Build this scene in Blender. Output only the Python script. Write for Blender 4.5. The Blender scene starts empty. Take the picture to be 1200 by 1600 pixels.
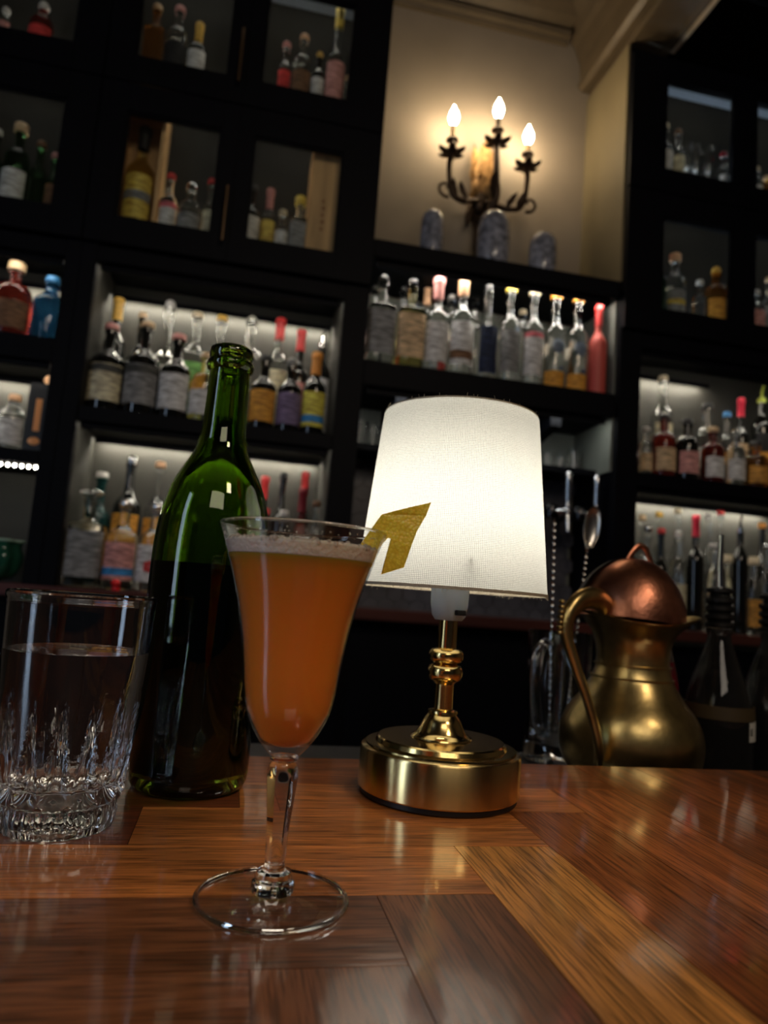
import bpy, bmesh, math, random
from mathutils import Vector, Matrix
PI = math.pi
random.seed(7)
SC = bpy.context.scene
COL = SC.collection

# ---------------------------------------------------------------- camera
cam_d = bpy.data.cameras.new('camera')
cam = bpy.data.objects.new('camera', cam_d)
COL.objects.link(cam)
SC.camera = cam
cam_d.sensor_fit = 'HORIZONTAL'
cam_d.sensor_width = 36.0
cam_d.lens = 36.0 * 1109.0 / 1200.0
cam_d.clip_start = 0.01
cam_d.clip_end = 50
CAMR = Matrix(((0.97566284, -0.09689376, -0.19670695),
               (-0.20622098, -0.10054451, -0.97332611),
               (0.07453142, 0.99020321, -0.11807907)))
cam.matrix_world = Matrix.Translation((0, 0, 1.195)) @ CAMR.to_4x4()
cam_d.dof.use_dof = True
cam_d.dof.focus_distance = 0.43
cam_d.dof.aperture_fstop = 9.8

# ---------------------------------------------------------------- world, colour
w = bpy.data.worlds.new('world'); SC.world = w; w.use_nodes = True
w.node_tree.nodes['Background'].inputs[0].default_value = (0.55, 0.62, 0.80, 1)
w.node_tree.nodes['Background'].inputs[1].default_value = 0.012
SC.view_settings.view_transform = 'Standard'
SC.view_settings.look = 'None'
SC.view_settings.exposure = 0.0
SC.view_settings.gamma = 1.0
SC.view_settings.use_curve_mapping = False
cy = SC.cycles
cy.use_denoising = True
cy.max_bounces = 14
cy.transmission_bounces = 12
cy.glossy_bounces = 6
cy.diffuse_bounces = 4
cy.transparent_max_bounces = 16
cy.sample_clamp_indirect = 6.0
cy.caustics_reflective = True
cy.caustics_refractive = True

LED = 60.0            # back bar strips
SHADE_LAMP = 20.0    # table lamp bulb
CANDLE = 130.0        # sconce bulbs

def area(name, loc, target, sx, sy, power, col):
    d = bpy.data.lights.new(name, 'AREA'); d.shape = 'RECTANGLE'; d.size = sx; d.size_y = sy
    d.energy = power; d.color = col
    o = bpy.data.objects.new(name, d); COL.objects.link(o)
    o.location = loc
    o.rotation_euler = (Vector(target) - Vector(loc)).to_track_quat('-Z', 'Y').to_euler()
    return o
area('street_window_light', (-1.9, -0.35, 1.75), (0.0, 0.5, 1.15), 0.30, 1.5, 6.5, (0.58, 0.75, 1.0))
area('ceiling_pendant_light', (0.9, -0.9, 2.9), (0.3, 0.8, 1.1), 0.35, 0.35, 8.0, (1.0, 0.80, 0.58))
area('rear_room_light', (0.1, -1.6, 2.7), (0.2, 1.6, 1.7), 1.2, 0.7, 9.0, (1.0, 0.86, 0.70))

# ---------------------------------------------------------------- materials
MATS = {}
def mat(name, base=(0.5, 0.5, 0.5), rough=0.5, metal=0.0, trans=0.0, ior=1.45, emit=None, es=0.0,
        coat=0.0, coat_r=0.05, bump=0.0, bscale=60.0, sss=0.0, srad=(0.01, 0.005, 0.002), var=0.0, vscale=20.0,
        stretch=(1, 1, 1), spec=0.5):
    if name in MATS: return MATS[name]
    m = bpy.data.materials.new(name); m.use_nodes = True
    nt = m.node_tree; b = nt.nodes['Principled BSDF']
    b.inputs['Base Color'].default_value = (*base, 1)
    b.inputs['Roughness'].default_value = rough
    b.inputs['Metallic'].default_value = metal
    b.inputs['Transmission Weight'].default_value = trans
    b.inputs['IOR'].default_value = ior
    b.inputs['Coat Weight'].default_value = coat
    b.inputs['Coat Roughness'].default_value = coat_r
    b.inputs['Specular IOR Level'].default_value = spec
    if sss:
        b.inputs['Subsurface Weight'].default_value = sss
        b.inputs['Subsurface Radius'].default_value = srad
        b.inputs['Subsurface Scale'].default_value = 1.0
    if emit:
        b.inputs['Emission Color'].default_value = (*emit, 1)
        b.inputs['Emission Strength'].default_value = es
    if var or bump:
        tc = nt.nodes.new('ShaderNodeTexCoord'); mp = nt.nodes.new('ShaderNodeMapping')
        mp.inputs['Scale'].default_value = stretch
        nt.links.new(tc.outputs['Object'], mp.inputs['Vector'])
    if var:
        n = nt.nodes.new('ShaderNodeTexNoise'); n.inputs['Scale'].default_value = vscale
        n.inputs['Detail'].default_value = 5
        nt.links.new(mp.outputs[0], n.inputs['Vector'])
        r = nt.nodes.new('ShaderNodeValToRGB')
        lo = [max(0, c * (1 - var)) for c in base]; hi = [min(1, c * (1 + var)) for c in base]
        r.color_ramp.elements[0].color = (*lo, 1); r.color_ramp.elements[0].position = 0.35
        r.color_ramp.elements[1].color = (*hi, 1); r.color_ramp.elements[1].position = 0.68
        nt.links.new(n.outputs['Fac'], r.inputs[0]); nt.links.new(r.outputs[0], b.inputs['Base Color'])
    if bump:
        n2 = nt.nodes.new('ShaderNodeTexNoise'); n2.inputs['Scale'].default_value = bscale
        n2.inputs['Detail'].default_value = 3
        nt.links.new(mp.outputs[0], n2.inputs['Vector'])
        bp = nt.nodes.new('ShaderNodeBump'); bp.inputs['Strength'].default_value = bump
        bp.inputs['Distance'].default_value = 0.002
        nt.links.new(n2.outputs['Fac'], bp.inputs['Height']); nt.links.new(bp.outputs[0], b.inputs['Normal'])
    MATS[name] = m
    return m

def thin_glass(name, tint=(0.97, 0.98, 0.97), ior=1.5):
    if name in MATS: return MATS[name]
    m = bpy.data.materials.new(name); m.use_nodes = True; nt = m.node_tree
    nt.nodes.remove(nt.nodes['Principled BSDF'])
    out = nt.nodes['Material Output']
    t = nt.nodes.new('ShaderNodeBsdfTransparent'); t.inputs[0].default_value = (*tint, 1)
    g = nt.nodes.new('ShaderNodeBsdfGlossy'); g.inputs['Roughness'].default_value = 0.02
    lw = nt.nodes.new('ShaderNodeLayerWeight'); lw.inputs['Blend'].default_value = 0.5
    pw = nt.nodes.new('ShaderNodeMath'); pw.operation = 'POWER'; pw.inputs[1].default_value = 4.0
    f = nt.nodes.new('ShaderNodeMath'); f.operation = 'MULTIPLY_ADD'; f.inputs[1].default_value = 0.8; f.inputs[2].default_value = 0.04
    mx = nt.nodes.new('ShaderNodeMixShader')
    nt.links.new(lw.outputs['Facing'], pw.inputs[0]); nt.links.new(pw.outputs[0], f.inputs[0])
    nt.links.new(f.outputs[0], mx.inputs[0]); nt.links.new(t.outputs[0], mx.inputs[1])
    nt.links.new(g.outputs[0], mx.inputs[2]); nt.links.new(mx.outputs[0], out.inputs[0])
    MATS[name] = m
    return m

CLR = {
 'black': (0.010, 0.010, 0.012), 'white': (0.62, 0.60, 0.58), 'cream': (0.60, 0.50, 0.34), 'grey': (0.20, 0.20, 0.20),
 'pink': (0.62, 0.26, 0.24), 'tan': (0.55, 0.38, 0.22), 'gold': (0.70, 0.42, 0.08), 'orange': (0.70, 0.27, 0.04),
 'purple': (0.16, 0.12, 0.22), 'yellow': (0.72, 0.52, 0.08), 'green': (0.15, 0.36, 0.10), 'red': (0.62, 0.04, 0.04),
 'dkred': (0.20, 0.01, 0.02), 'hotred': (0.75, 0.03, 0.07), 'blue': (0.04, 0.22, 0.50), 'silver': (0.60, 0.62, 0.64),
 'brown': (0.16, 0.08, 0.04), 'peach': (0.70, 0.40, 0.22), 'navy': (0.010, 0.018, 0.05), 'amber': (0.55, 0.26, 0.05),
 'pinkred': (0.55, 0.12, 0.14), 'lime': (0.55, 0.62, 0.08), 'clear': (0.9, 0.9, 0.9), 'dark': (0.05, 0.05, 0.045),
}
def paint(c):
    return mat('painted_' + c, CLR[c], 0.45, var=0.12, vscale=90)
def paper(c):
    return mat('paper_' + c, [x * 1.25 for x in CLR[c]], 0.7, var=0.5, vscale=95, stretch=(0.4, 0.4, 1.7))
GLASS = {
 'clear': mat('bottle_glass_clear', (0.93, 0.95, 0.93), 0.02, trans=1.0, ior=1.42, coat=0.6),
 'black': mat('bottle_glass_dark', (0.006, 0.006, 0.005), 0.06, coat=0.6),
 'green': mat('bottle_glass_green', (0.12, 0.30, 0.14), 0.03, trans=1.0, ior=1.36),
 'blue': mat('bottle_glass_blue', (0.04, 0.20, 0.42), 0.04, trans=0.8, ior=1.36),
 'amber': mat('bottle_glass_amber', (0.55, 0.24, 0.05), 0.03, trans=0.9, ior=1.36),
 'yellow': mat('bottle_glass_yellow', (0.85, 0.75, 0.28), 0.03, trans=1.0, ior=1.36),
 'dkred': mat('bottle_glass_red_liquid', (0.22, 0.03, 0.02), 0.03, trans=0.7, ior=1.36),
 'dkteal': mat('bottle_glass_teal', (0.02, 0.09, 0.09), 0.03, trans=0.6, ior=1.36),
 'redpaper': mat('coral_paper_wrap', (0.62, 0.10, 0.08), 0.5),
}
M_NAVY = mat('black_navy_paint', (0.0014, 0.0017, 0.0038), 0.55, var=0.2, vscale=12, spec=0.12)
M_LINING = mat('shelf_lining_grey_green', (0.032, 0.031, 0.026), 0.6, var=0.08, vscale=8)
M_PANE = thin_glass('cabinet_pane_glass', (0.95, 0.97, 0.96))
M_CHROME = mat('chrome', (0.75, 0.76, 0.78), 0.12, 1.0)
M_BRASS = mat('polished_brass', (0.78, 0.56, 0.22), 0.16, 1.0, bump=0.03, bscale=300)
M_BRUSHED0 = mat('brushed_brass', (0.74, 0.55, 0.24), 0.27, 1.0, var=0.12, vscale=60, stretch=(1, 1, 0.02))
M_BRUSHED = M_BRUSHED0
_n = M_BRUSHED.node_tree; _b = _n.nodes['Principled BSDF']; _b.inputs['Anisotropic'].default_value = 0.85; _b.inputs['Roughness'].default_value = 0.24; _b.inputs['Anisotropic Rotation'].default_value = 0.25
_t = _n.nodes.new('ShaderNodeTangent'); _t.direction_type = 'RADIAL'; _t.axis = 'Z'; _n.links.new(_t.outputs[0], _b.inputs['Tangent'])
M_OLDBRASS = mat('aged_brass', (0.58, 0.43, 0.18), 0.30, 1.0, var=0.35, vscale=26, bump=0.15, bscale=70)
M_COPPER = mat('old_copper', (0.50, 0.20, 0.12), 0.33, 1.0, var=0.3, vscale=40, bump=0.15, bscale=260)
M_GLASS = mat('clear_glass', (0.985, 0.99, 0.985), 0.0, trans=1.0, ior=1.5)
M_WATER = mat('water', (1, 1, 1), 0.0, trans=1.0, ior=1.33)
M_BLACK = mat('black_rubber', (0.006, 0.006, 0.006), 0.45)
M_LED = mat('led_tape_diodes', (1, 1, 1), 0.5, emit=(1.0, 0.93, 0.74), es=LED)
M_LEDC = mat('led_tape_diodes_cool', (1, 1, 1), 0.5, emit=(0.72, 0.86, 1.0), es=LED * 0.35)
M_BRONZE = mat('dark_bronze', (0.055, 0.035, 0.022), 0.42, 0.7, bump=0.3, bscale=120)
M_GILT = mat('antique_gilt', (0.36, 0.20, 0.07), 0.5, 0.5, var=0.4, vscale=60, bump=0.5, bscale=120)

# ---------------------------------------------------------------- mesh helpers
def mkobj(name, bm, m, parent=None, smooth=False, auto=None):
    bmesh.ops.recalc_face_normals(bm, faces=bm.faces)
    me = bpy.data.meshes.new(name); bm.to_mesh(me); bm.free()
    me.materials.append(m)
    if smooth:
        me.shade_smooth()
        if auto: me.set_sharp_from_angle(angle=math.radians(auto))
    o = bpy.data.objects.new(name, me); COL.objects.link(o)
    if parent: o.parent = parent
    return o
def thing(name, label, cat, loc=(0, 0, 0), group=None, rotz=0.0):
    o = bpy.data.objects.new(name, None); COL.objects.link(o)
    o.empty_display_size = 0.02
    o.location = loc; o.rotation_euler = (0, 0, rotz)
    o['label'] = label; o['category'] = cat
    if group: o['group'] = group
    return o
def tag(o, label, cat, group=None):
    o['label'] = label; o['category'] = cat
    if group: o['group'] = group
    return o
def struct(o):
    o['kind'] = 'structure'; return o
def box(bm, x0, x1, y0, y1, z0, z1, bev=0.0):
    t = bmesh.new()
    bmesh.ops.create_cube(t, size=1)
    for v in t.verts:
        v.co = Vector(((x0 + x1) / 2 + v.co.x * (x1 - x0), (y0 + y1) / 2 + v.co.y * (y1 - y0), (z0 + z1) / 2 + v.co.z * (z1 - z0)))
    if bev: bmesh.ops.bevel(t, geom=t.edges[:], offset=bev, segments=2, affect='EDGES')
    me = bpy.data.meshes.new('t'); t.to_mesh(me); t.free(); bm.from_mesh(me); bpy.data.meshes.remove(me)
    return bm
def boxbm(*a, **k):
    return box(bmesh.new(), *a, **k)
def smoothp(P, sub=4):
    # Catmull-Rom resample of a polyline (any dimension tuples)
    P = [tuple(p) for p in P]; out = []
    for i in range(len(P) - 1):
        p0 = P[max(i - 1, 0)]; p1 = P[i]; p2 = P[i + 1]; p3 = P[min(i + 2, len(P) - 1)]
        for k in range(sub):
            t = k / sub
            out.append(tuple(0.5 * ((2 * b) + (-a + c) * t + (2 * a - 5 * b + 4 * c - d) * t * t + (-a + 3 * b - 3 * c + d) * t ** 3)
                             for a, b, c, d in zip(p0, p1, p2, p3)))
    out.append(P[-1]); return out
def lathe(bm, prof, segs=32, sec=None, cx=0, cy=0, cz=0, uv=False, arc=None):
    """prof: (r, z) pairs. sec(theta, r, z) -> new radius."""
    rings = []
    n = segs if not arc else segs + 1
    for (r, z) in prof:
        if r < 1e-6 and not arc:
            rings.append([bm.verts.new((cx, cy, cz + z))]); continue
        ring = []
        for k in range(n):
            th = 2 * PI * k / segs if not arc else arc[0] + (arc[1] - arc[0]) * k / segs
            rr = sec(th, r, z) if sec else r
            ring.append(bm.verts.new((cx + rr * math.cos(th), cy + rr * math.sin(th), cz + z)))
        rings.append(ring)
    for a, b in zip(rings, rings[1:]):
        if len(a) == 1 and len(b) == 1: continue
        rng = range(n) if not arc else range(n - 1)
        for k in rng:
            k2 = (k + 1) % n
            if len(a) == 1: bm.faces.new((a[0], b[k2], b[k]))
            elif len(b) == 1: bm.faces.new((a[k], a[k2], b[0]))
            else: bm.faces.new((a[k], a[k2], b[k2], b[k]))
    return bm
def latheobj(name, prof, m, parent=None, segs=32, auto=40, **k):
    return mkobj(name, lathe(bmesh.new(), prof, segs, **k), m, parent, True, auto)
def tube(bm, pts, rad, segs=10, flat=1.0, cap=True):
    pts = [Vector(p) for p in pts]; rings = []
    if not isinstance(rad, (list, tuple)): rad = [rad] * len(pts)
    if len(rad) != len(pts):
        rad = [rad[0] + (rad[-1] - rad[0]) * i / (len(pts) - 1) for i in range(len(pts))] if len(rad) == 2 else \
              [rad[min(int(i * (len(rad) - 1) / (len(pts) - 1)), len(rad) - 2)] * (1 - f) + rad[min(int(i * (len(rad) - 1) / (len(pts) - 1)), len(rad) - 2) + 1] * f
               for i in range(len(pts)) for f in [i * (len(rad) - 1) / (len(pts) - 1) - min(int(i * (len(rad) - 1) / (len(pts) - 1)), len(rad) - 2)]]
    up = None
    for i, p in enumerate(pts):
        t = (pts[min(i + 1, len(pts) - 1)] - pts[max(i - 1, 0)]).normalized()
        if up is None:
            up = t.cross(Vector((0, 1, 0)))
            if up.length < 0.1: up = t.cross(Vector((1, 0, 0)))
            up.normalize()
        else:
            up = (up - t * up.dot(t)).normalized()
        s = t.cross(up)
        rings.append([bm.verts.new(p + (up * math.cos(2 * PI * k / segs) + s * math.sin(2 * PI * k / segs) * flat) * rad[i]) for k in range(segs)])
    for a, b in zip(rings, rings[1:]):
        for k in range(segs):
            bm.faces.new((a[k], a[(k + 1) % segs], b[(k + 1) % segs], b[k]))
    if cap:
        bm.faces.new(rings[0][::-1]); bm.faces.new(rings[-1])
    return bm
def sphere(bm, c, r, seg=16, sz=(1, 1, 1)):
    bmesh.ops.create_uvsphere(bm, u_segments=seg, v_segments=max(6, seg // 2), radius=r,
                              matrix=Matrix.Translation(c) @ Matrix.Diagonal((*sz, 1)))
    return bm
def hexlike(n=5.0, k=0.97):
    return lambda th, r, z: r * k / (abs(math.cos(th)) ** n + abs(math.sin(th)) ** n) ** (1 / n)

# ================================================================ ROOM
BZ = 1.05           # bar top height
WALL = mat('olive_beige_wall_paint', (0.24, 0.20, 0.155), 0.75, var=0.06, vscale=6)
CEIL = mat('aged_cream_ceiling', (0.085, 0.065, 0.042), 0.7, var=0.2, vscale=5)
TRIM = mat('aged_cream_trim', (0.085, 0.062, 0.036), 0.5, var=0.15, vscale=9)
FLOOR = mat('dark_floor_boards', (0.035, 0.025, 0.018), 0.5, var=0.3, vscale=3)
struct(mkobj('floor', boxbm(-3.2, 3.2, -3.0, 2.40, -0.1, 0.0), FLOOR))
struct(mkobj('wall_back', boxbm(-3.2, 3.2, 2.29, 2.40, 0.0, 3.5), WALL))
struct(mkobj('wall_left', boxbm(-3.3, -3.2, -3.0, 2.40, 0.0, 3.5), WALL))
struct(mkobj('wall_right', boxbm(3.2, 3.3, -3.0, 2.40, 0.0, 3.5), WALL))
struct(mkobj('ceiling', boxbm(-3.2, 1.27, -3.0, 2.29, 3.42, 3.5), CEIL))
# dark soffit over the right-hand cabinets
struct(mkobj('trim_1', boxbm(1.275, 3.2, -3.0, 2.29, 3.30, 3.42), M_NAVY))
# crown moulding along the back wall (profile extruded along X)
def extrude_profile(prof, x0, x1, axis='X'):
    bm = bmesh.new(); A = []; B = []
    for (d, z) in prof:
        if axis == 'X': A.append(bm.verts.new((x0, d, z))); B.append(bm.verts.new((x1, d, z)))
        else: A.append(bm.verts.new((d, x0, z))); B.append(bm.verts.new((d, x1, z)))
    n = len(prof)
    for i in range(n):
        j = (i + 1) % n; bm.faces.new((A[i], A[j], B[j], B[i]))
    bm.faces.new(A); bm.faces.new(B[::-1]); return bm
crown = [(2.29, 3.30), (2.275, 3.30), (2.270, 3.315), (2.255, 3.318), (2.250, 3.335), (2.262, 3.345), (2.245, 3.352),
         (2.215, 3.362), (2.185, 3.385), (2.175, 3.40), (2.185, 3.408), (2.150, 3.419), (2.29, 3.419)]
struct(mkobj('trim_2', extrude_profile(crown, 0.27, 1.03), TRIM))
# boxed beam with a moulded face running towards the room
beam = [(1.13, 3.13), (1.13, 3.105), (1.252, 3.105), (1.252, 3.098), (1.272, 3.098), (1.272, 3.418), (0.99, 3.418), (1.00, 3.385),
        (1.035, 3.36), (1.050, 3.345), (1.042, 3.325), (1.062, 3.300), (1.085, 3.24), (1.092, 3.17), (1.082, 3.160), (1.082, 3.142), (1.10, 3.13)]
struct(mkobj('trim_3', extrude_profile(beam, -3.0, 2.288, 'Y'), TRIM))
struct(mkobj('trim_4', boxbm(1.2735, 1.284, -3.0, 1.985, 3.090, 3.112), mat('worn_cream_edge', (0.42, 0.34, 0.24), 0.5)))

# ================================================================ BACK BAR CABINETS
YF = 2.0
M_UNDER = mat('underside_glow_tint', (0.10, 0.115, 0.14), 0.55)  # bluish glow under the cabinet tops put into the colour
def unit(label, x0, x1, xl, xr, shelves, bay_top, doors, zt=3.085, handles=()):
    """x0..x1 outer, xl..xr the open bay."""
    u = thing('back_bar_cabinet', label, 'cabinet', (0, 0, 0))
    c = bmesh.new()
    box(c, x0, xl, YF - 0.005, YF + 0.02, 0.0, zt, 0.002)
    box(c, xr, x1, YF - 0.005, YF + 0.02, 0.0, zt, 0.002)
    box(c, xl, xr, YF - 0.004, YF + 0.02, bay_top, 2.098, 0.002)
    box(c, xl, xr, YF - 0.004, YF + 0.02, 3.065, zt, 0.002)
    mkobj('face_frame', c, M_NAVY, u)
    s = bmesh.new()
    box(s, x0, xl - 0.0005, YF + 0.021, 2.275, 0.0, zt)
    box(s, xr + 0.0005, x1, YF + 0.021, 2.275, 0.0, zt)
    box(s, xl, xr, YF + 0.021, 2.275, zt - 0.02, zt)
    mkobj('side_panel', s, M_NAVY, u)
    l = bmesh.new()
    box(l, xl, xl + 0.001, YF + 0.021, 2.268, 1.161, 3.06)
    box(l, xr - 0.001, xr, YF + 0.021, 2.268, 1.161, 3.06)
    mkobj('lining', l, M_LINING, u)
    mkobj('back_panel', boxbm(xl, xr, 2.269, 2.275, 1.10, 3.06), M_LINING, u)
    for (a, b) in shelves:
        mkobj('shelf', boxbm(xl + 0.0015, xr - 0.0015, YF, 2.267, a, b, bev=0.002), M_NAVY, u)
    for (a, b) in ((2.100, 2.165), (2.595, 2.655)):
        mkobj('shelf', boxbm(xl + 0.0015, xr - 0.0015, YF + 0.022, 2.267, a, b), M_NAVY, u)
    l3 = bmesh.new()
    for za, zb in ((2.166, 2.594), (2.656, 3.064)): box(l3, xl + 0.002, xr - 0.002, 2.132, 2.138, za, zb)
    mkobj('window_back_panel', l3, mat('dark_cabinet_lining', (0.030, 0.029, 0.027), 0.9, spec=0.0), u)
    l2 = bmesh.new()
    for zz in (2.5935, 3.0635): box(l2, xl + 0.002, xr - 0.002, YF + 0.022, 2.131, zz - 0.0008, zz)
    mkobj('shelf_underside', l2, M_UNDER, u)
    mkobj('base_front', boxbm(xl, xr, YF + 0.03, YF + 0.05, 0.0, 1.10), M_NAVY, u)
    for (dx0, dx1, wx0, wx1) in doors:
        for (z0, z1, a, b) in ((2.102, 2.580, 2.18, 2.497), (2.584, 3.062, 2.665, 2.982)):
            d = bmesh.new()
            ya, yb = YF - 0.024, YF - 0.005
            box(d, dx0, wx0, ya, yb, z0, z1, 0.0015); box(d, wx1, dx1, ya, yb, z0, z1, 0.0015)
            box(d, wx0, wx1, ya, yb, z0, a, 0.0015); box(d, wx0, wx1, ya, yb, b, z1, 0.0015)
            # inner bead
            e = 0.006
            box(d, wx0, wx0 + e, ya + 0.006, yb, a, b); box(d, wx1 - e, wx1, ya + 0.006, yb, a, b)
            box(d, wx0 + e, wx1 - e, ya + 0.006, yb, a, a + e); box(d, wx0 + e, wx1 - e, ya + 0.006, yb, b - e, b)
            do = mkobj('door', d, M_NAVY, u)
            mkobj('pane', boxbm(wx0 + 0.001, wx1 - 0.001, YF - 0.013, YF - 0.010, a + 0.001, b - 0.001), M_PANE, do)
            hx = handles.get((dx0, z0 > 2.3)) if handles else None
            if hx is not None:
                h = bmesh.new(); za, zb = (2.635, 2.805) if z0 > 2.3 else (2.15, 2.315)
                tube(h, [(hx, YF - 0.046, za), (hx, YF - 0.046, zb)], 0.0045, 10)
                tube(h, [(hx, YF - 0.023, za + 0.02), (hx, YF - 0.046, za + 0.02)], 0.004, 8)
                tube(h, [(hx, YF - 0.023, zb - 0.02), (hx, YF - 0.046, zb - 0.02)], 0.004, 8)
                mkobj('handle', h, mat('dull_bronze_pull', (0.35, 0.24, 0.15), 0.25, 1.0), do, True, 40)
    return u
unit('black wooden back bar cabinet at the left edge, single column of glazed doors', -1.30, -0.496, -1.22, -0.535,
     ((1.475, 1.51), (1.755, 1.82)), 2.052, ((-1.299, -0.8835, -1.24, -0.93), (-0.8830, -0.497, -0.84, -0.58)))
unit('black wooden back bar cabinet left of the sconce, with paired glazed doors and vertical pulls', -0.495, 0.31, -0.455, 0.237,
     ((1.605, 1.645),), 2.055, ((-0.494, -0.1115, -0.42, -0.16), (-0.1110, 0.309, -0.066, 0.196)),
     handles={(-0.494, True): -0.128, (-0.494, False): -0.126})
unit('black wooden back bar cabinet right of the sconce, under the ceiling beam', 1.13, 1.98, 1.205, 1.905,
     ((1.60, 1.645),), 2.05, ((1.131, 1.5588, 1.258, 1.518), (1.5593, 1.979, 1.604, 1.866)))
# panel beside the niche: wall-coloured above the shelf
struct(mkobj('trim_5', boxbm(1.122, 1.1295, 1.998, 2.288, 2.262, 3.10), mat('olive_panel_paint', (0.15, 0.12, 0.065), 0.7, var=0.06, vscale=6)))
M_GRN = mat('grey_green_panel', (0.15, 0.16, 0.14), 0.6)
struct(mkobj('trim_6', boxbm(1.122, 1.1295, 2.02, 2.268, 1.64, 2.20), M_GRN))
# central shelves
for nm, z0, z1, lb in (('wall_shelf', 2.203, 2.26, 'black shelf under the sconce holding three ceramic jars'),
                       ('wall_shelf', 1.807, 1.884, 'black central shelf holding a row of clear spirit bottles')):
    tag(mkobj(nm, boxbm(0.312, 1.120, YF - 0.003, 2.268, z0, z1, bev=0.003), M_NAVY), lb, 'shelf')
for x, wh in ((0.425, 'left'), (0.93, 'right')):
    tag(mkobj('shelf_bracket', extrude_profile([(2.05, 1.806), (2.268, 1.806), (2.268, 1.60 + 0.08), (2.25, 1.68), (2.23, 1.74), (2.05, 1.77)], x, x + 0.035), M_NAVY),
        'dark bracket under the central bottle shelf, the %s one behind the lampshade' % wh, 'bracket')
struct(mkobj('wall_niche', boxbm(0.312, 1.121, 2.269, 2.288, 0.9, 2.20), M_GRN))
struct(mkobj('trim_7', boxbm(0.312, 1.1295, 2.03, 2.05, 0.0, 1.127), M_NAVY))
# hexagon tile splashback: one object
def hextiles():
    bm = bmesh.new(); s = 0.030; dx = s * math.sqrt(3); r = 0
    z = 1.165
    while z < 1.645:
        x = 0.33 + (dx / 2 if r % 2 else 0)
        while x < 1.11:
            cs = [(x + (s - 0.0012) * math.cos(PI / 6 + k * PI / 3), z + (s - 0.0012) * math.sin(PI / 6 + k * PI / 3)) for k in range(6)]
            fr = [bm.verts.new((a, 2.262, b)) for a, b in cs]; bk = [bm.verts.new((a, 2.2685, b)) for a, b in cs]
            bm.faces.new(fr)
            for k in range(6): bm.faces.new((fr[k], fr[(k + 1) % 6], bk[(k + 1) % 6], bk[k]))
            x += dx
        z += 1.5 * s; r += 1
    return bm
tag(mkobj('tile_splashback', hextiles(), mat('charcoal_tile', (0.075, 0.072, 0.085), 0.35, var=0.35, vscale=9)),
    'charcoal hexagon tile splashback behind the beer taps', 'tiles')
tag(mkobj('glass_shelf', boxbm(0.312, 1.118, 2.10, 2.26, 1.636, 1.655), M_NAVY),
    'thin dark shelf of upturned glasses above the hexagon tiles', 'shelf')
# back counter
M_CTR = mat('mahogany_counter', (0.085, 0.022, 0.016), 0.35, var=0.3, vscale=14, stretch=(0.2, 1, 1), coat=0.3)
ctr = bmesh.new()
box(ctr, -1.40, 2.05, 1.955, 1.993, 1.128, 1.158, 0.004)
for a, b in ((-1.2185, -0.5365), (-0.4535, 0.2355), (0.3135, 1.1205), (1.2065, 1.9035)):
    box(ctr, a, b, 1.990, 2.261, 1.130, 1.1585)
tag(mkobj('back_counter', ctr, M_CTR), 'long dark mahogany back counter under the lowest row of bottles', 'counter')
mkb = bmesh.new(); sphere(mkb, (-0.300, 1.950, 1.1785), 0.0125, 16, (1, 1, 0.8)); lathe(mkb, [(0, 0), (0.011, 0), (0.011, 0.010), (0, 0.010)], 16, cx=-0.30, cy=1.960, cz=1.1585)
for v in mkb.verts: v.co.y += 0.012
tag(mkobj('red_bead', mkb, mat('red_plastic_bead', (0.8, 0.015, 0.02), 0.25), None, True, 40), 'small round red bead on the back counter edge', 'stopper')  # saturated red bead marking a red spot on the counter edge

# LED strips (lamps of the back bar, plus one added over the tiles)
def led(x0, x1, y, z, label, m=M_LED, kind='back', lip=0.015, dots=0):
    t = thing('led_strip', label, 'light strip', ((x0 + x1) / 2, y, z), 'shelf light strips')
    L = (x1 - x0) / 2; s = 1 if kind == 'up' else -1
    c = bmesh.new(); box(c, -L, L, -0.016, 0.007, *sorted((0, s * 0.003)))
    if kind != 'up' and not dots: box(c, -L, L, -0.016, -0.013, -lip, -0.003)
    mkobj('channel', c, M_NAVY, t)
    b = bmesh.new()
    if dots:
        for k in range(dots):
            x = -L + (k + 0.5) * 2 * L / dots
            sphere(b, (x, 0, s * 0.0068), 0.0036, 8)
    else:
        box(b, -L + 0.005, L - 0.005, -0.0045, 0.0045, *sorted((s * 0.0032, s * 0.0055)))
    mkobj('diodes', b, m, t)
    return t
M_LEDB = mat('led_tape_dim', (1, 1, 1), 0.5, emit=(1.0, 0.92, 0.74), es=LED * 1.5)
M_LEDF = mat('led_tape_front', (1, 1, 1), 0.5, emit=(1.0, 0.93, 0.78), es=LED * 0.50)
M_LEDW = mat('led_tape_window', (1, 1, 1), 0.5, emit=(1.0, 0.93, 0.78), es=LED * 0.5)
for (a, b, z, nm) in ((-0.445, 0.227, 2.054, 'left bay upper shelf'), (-0.445, 0.227, 1.604, 'left bay back counter'), (1.215, 1.895, 2.049, 'right bay shelf'),
                      (1.215, 1.895, 1.599, 'right bay back counter'), (-1.20, -0.545, 1.754, 'lower shelf at the left edge'), (-1.20, -0.545, 2.051, 'amber and blue bottles')):
    led(a, b if 'right bay shelf' not in nm else 1.62, 2.242, z, 'hidden warm light strip at the back over the %s' % nm, M_LEDB)
    led(a, b, 2.034, z, 'hidden warm light strip behind the front lip over the %s' % nm, M_LEDF, lip=0.017)
led(-0.80, -0.539, 2.03, 1.4745, 'row of bright warm diodes under the left edge shelf', MATS['led_tape_diodes'], dots=15)
led(0.33, 1.10, 2.034, 2.2025, 'hidden light strip over the central row of clear bottles', mat('led_tape_centre', (1, 1, 1), 0.5, emit=(1.0, 0.94, 0.82), es=LED * 1.2), lip=0.018)
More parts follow.
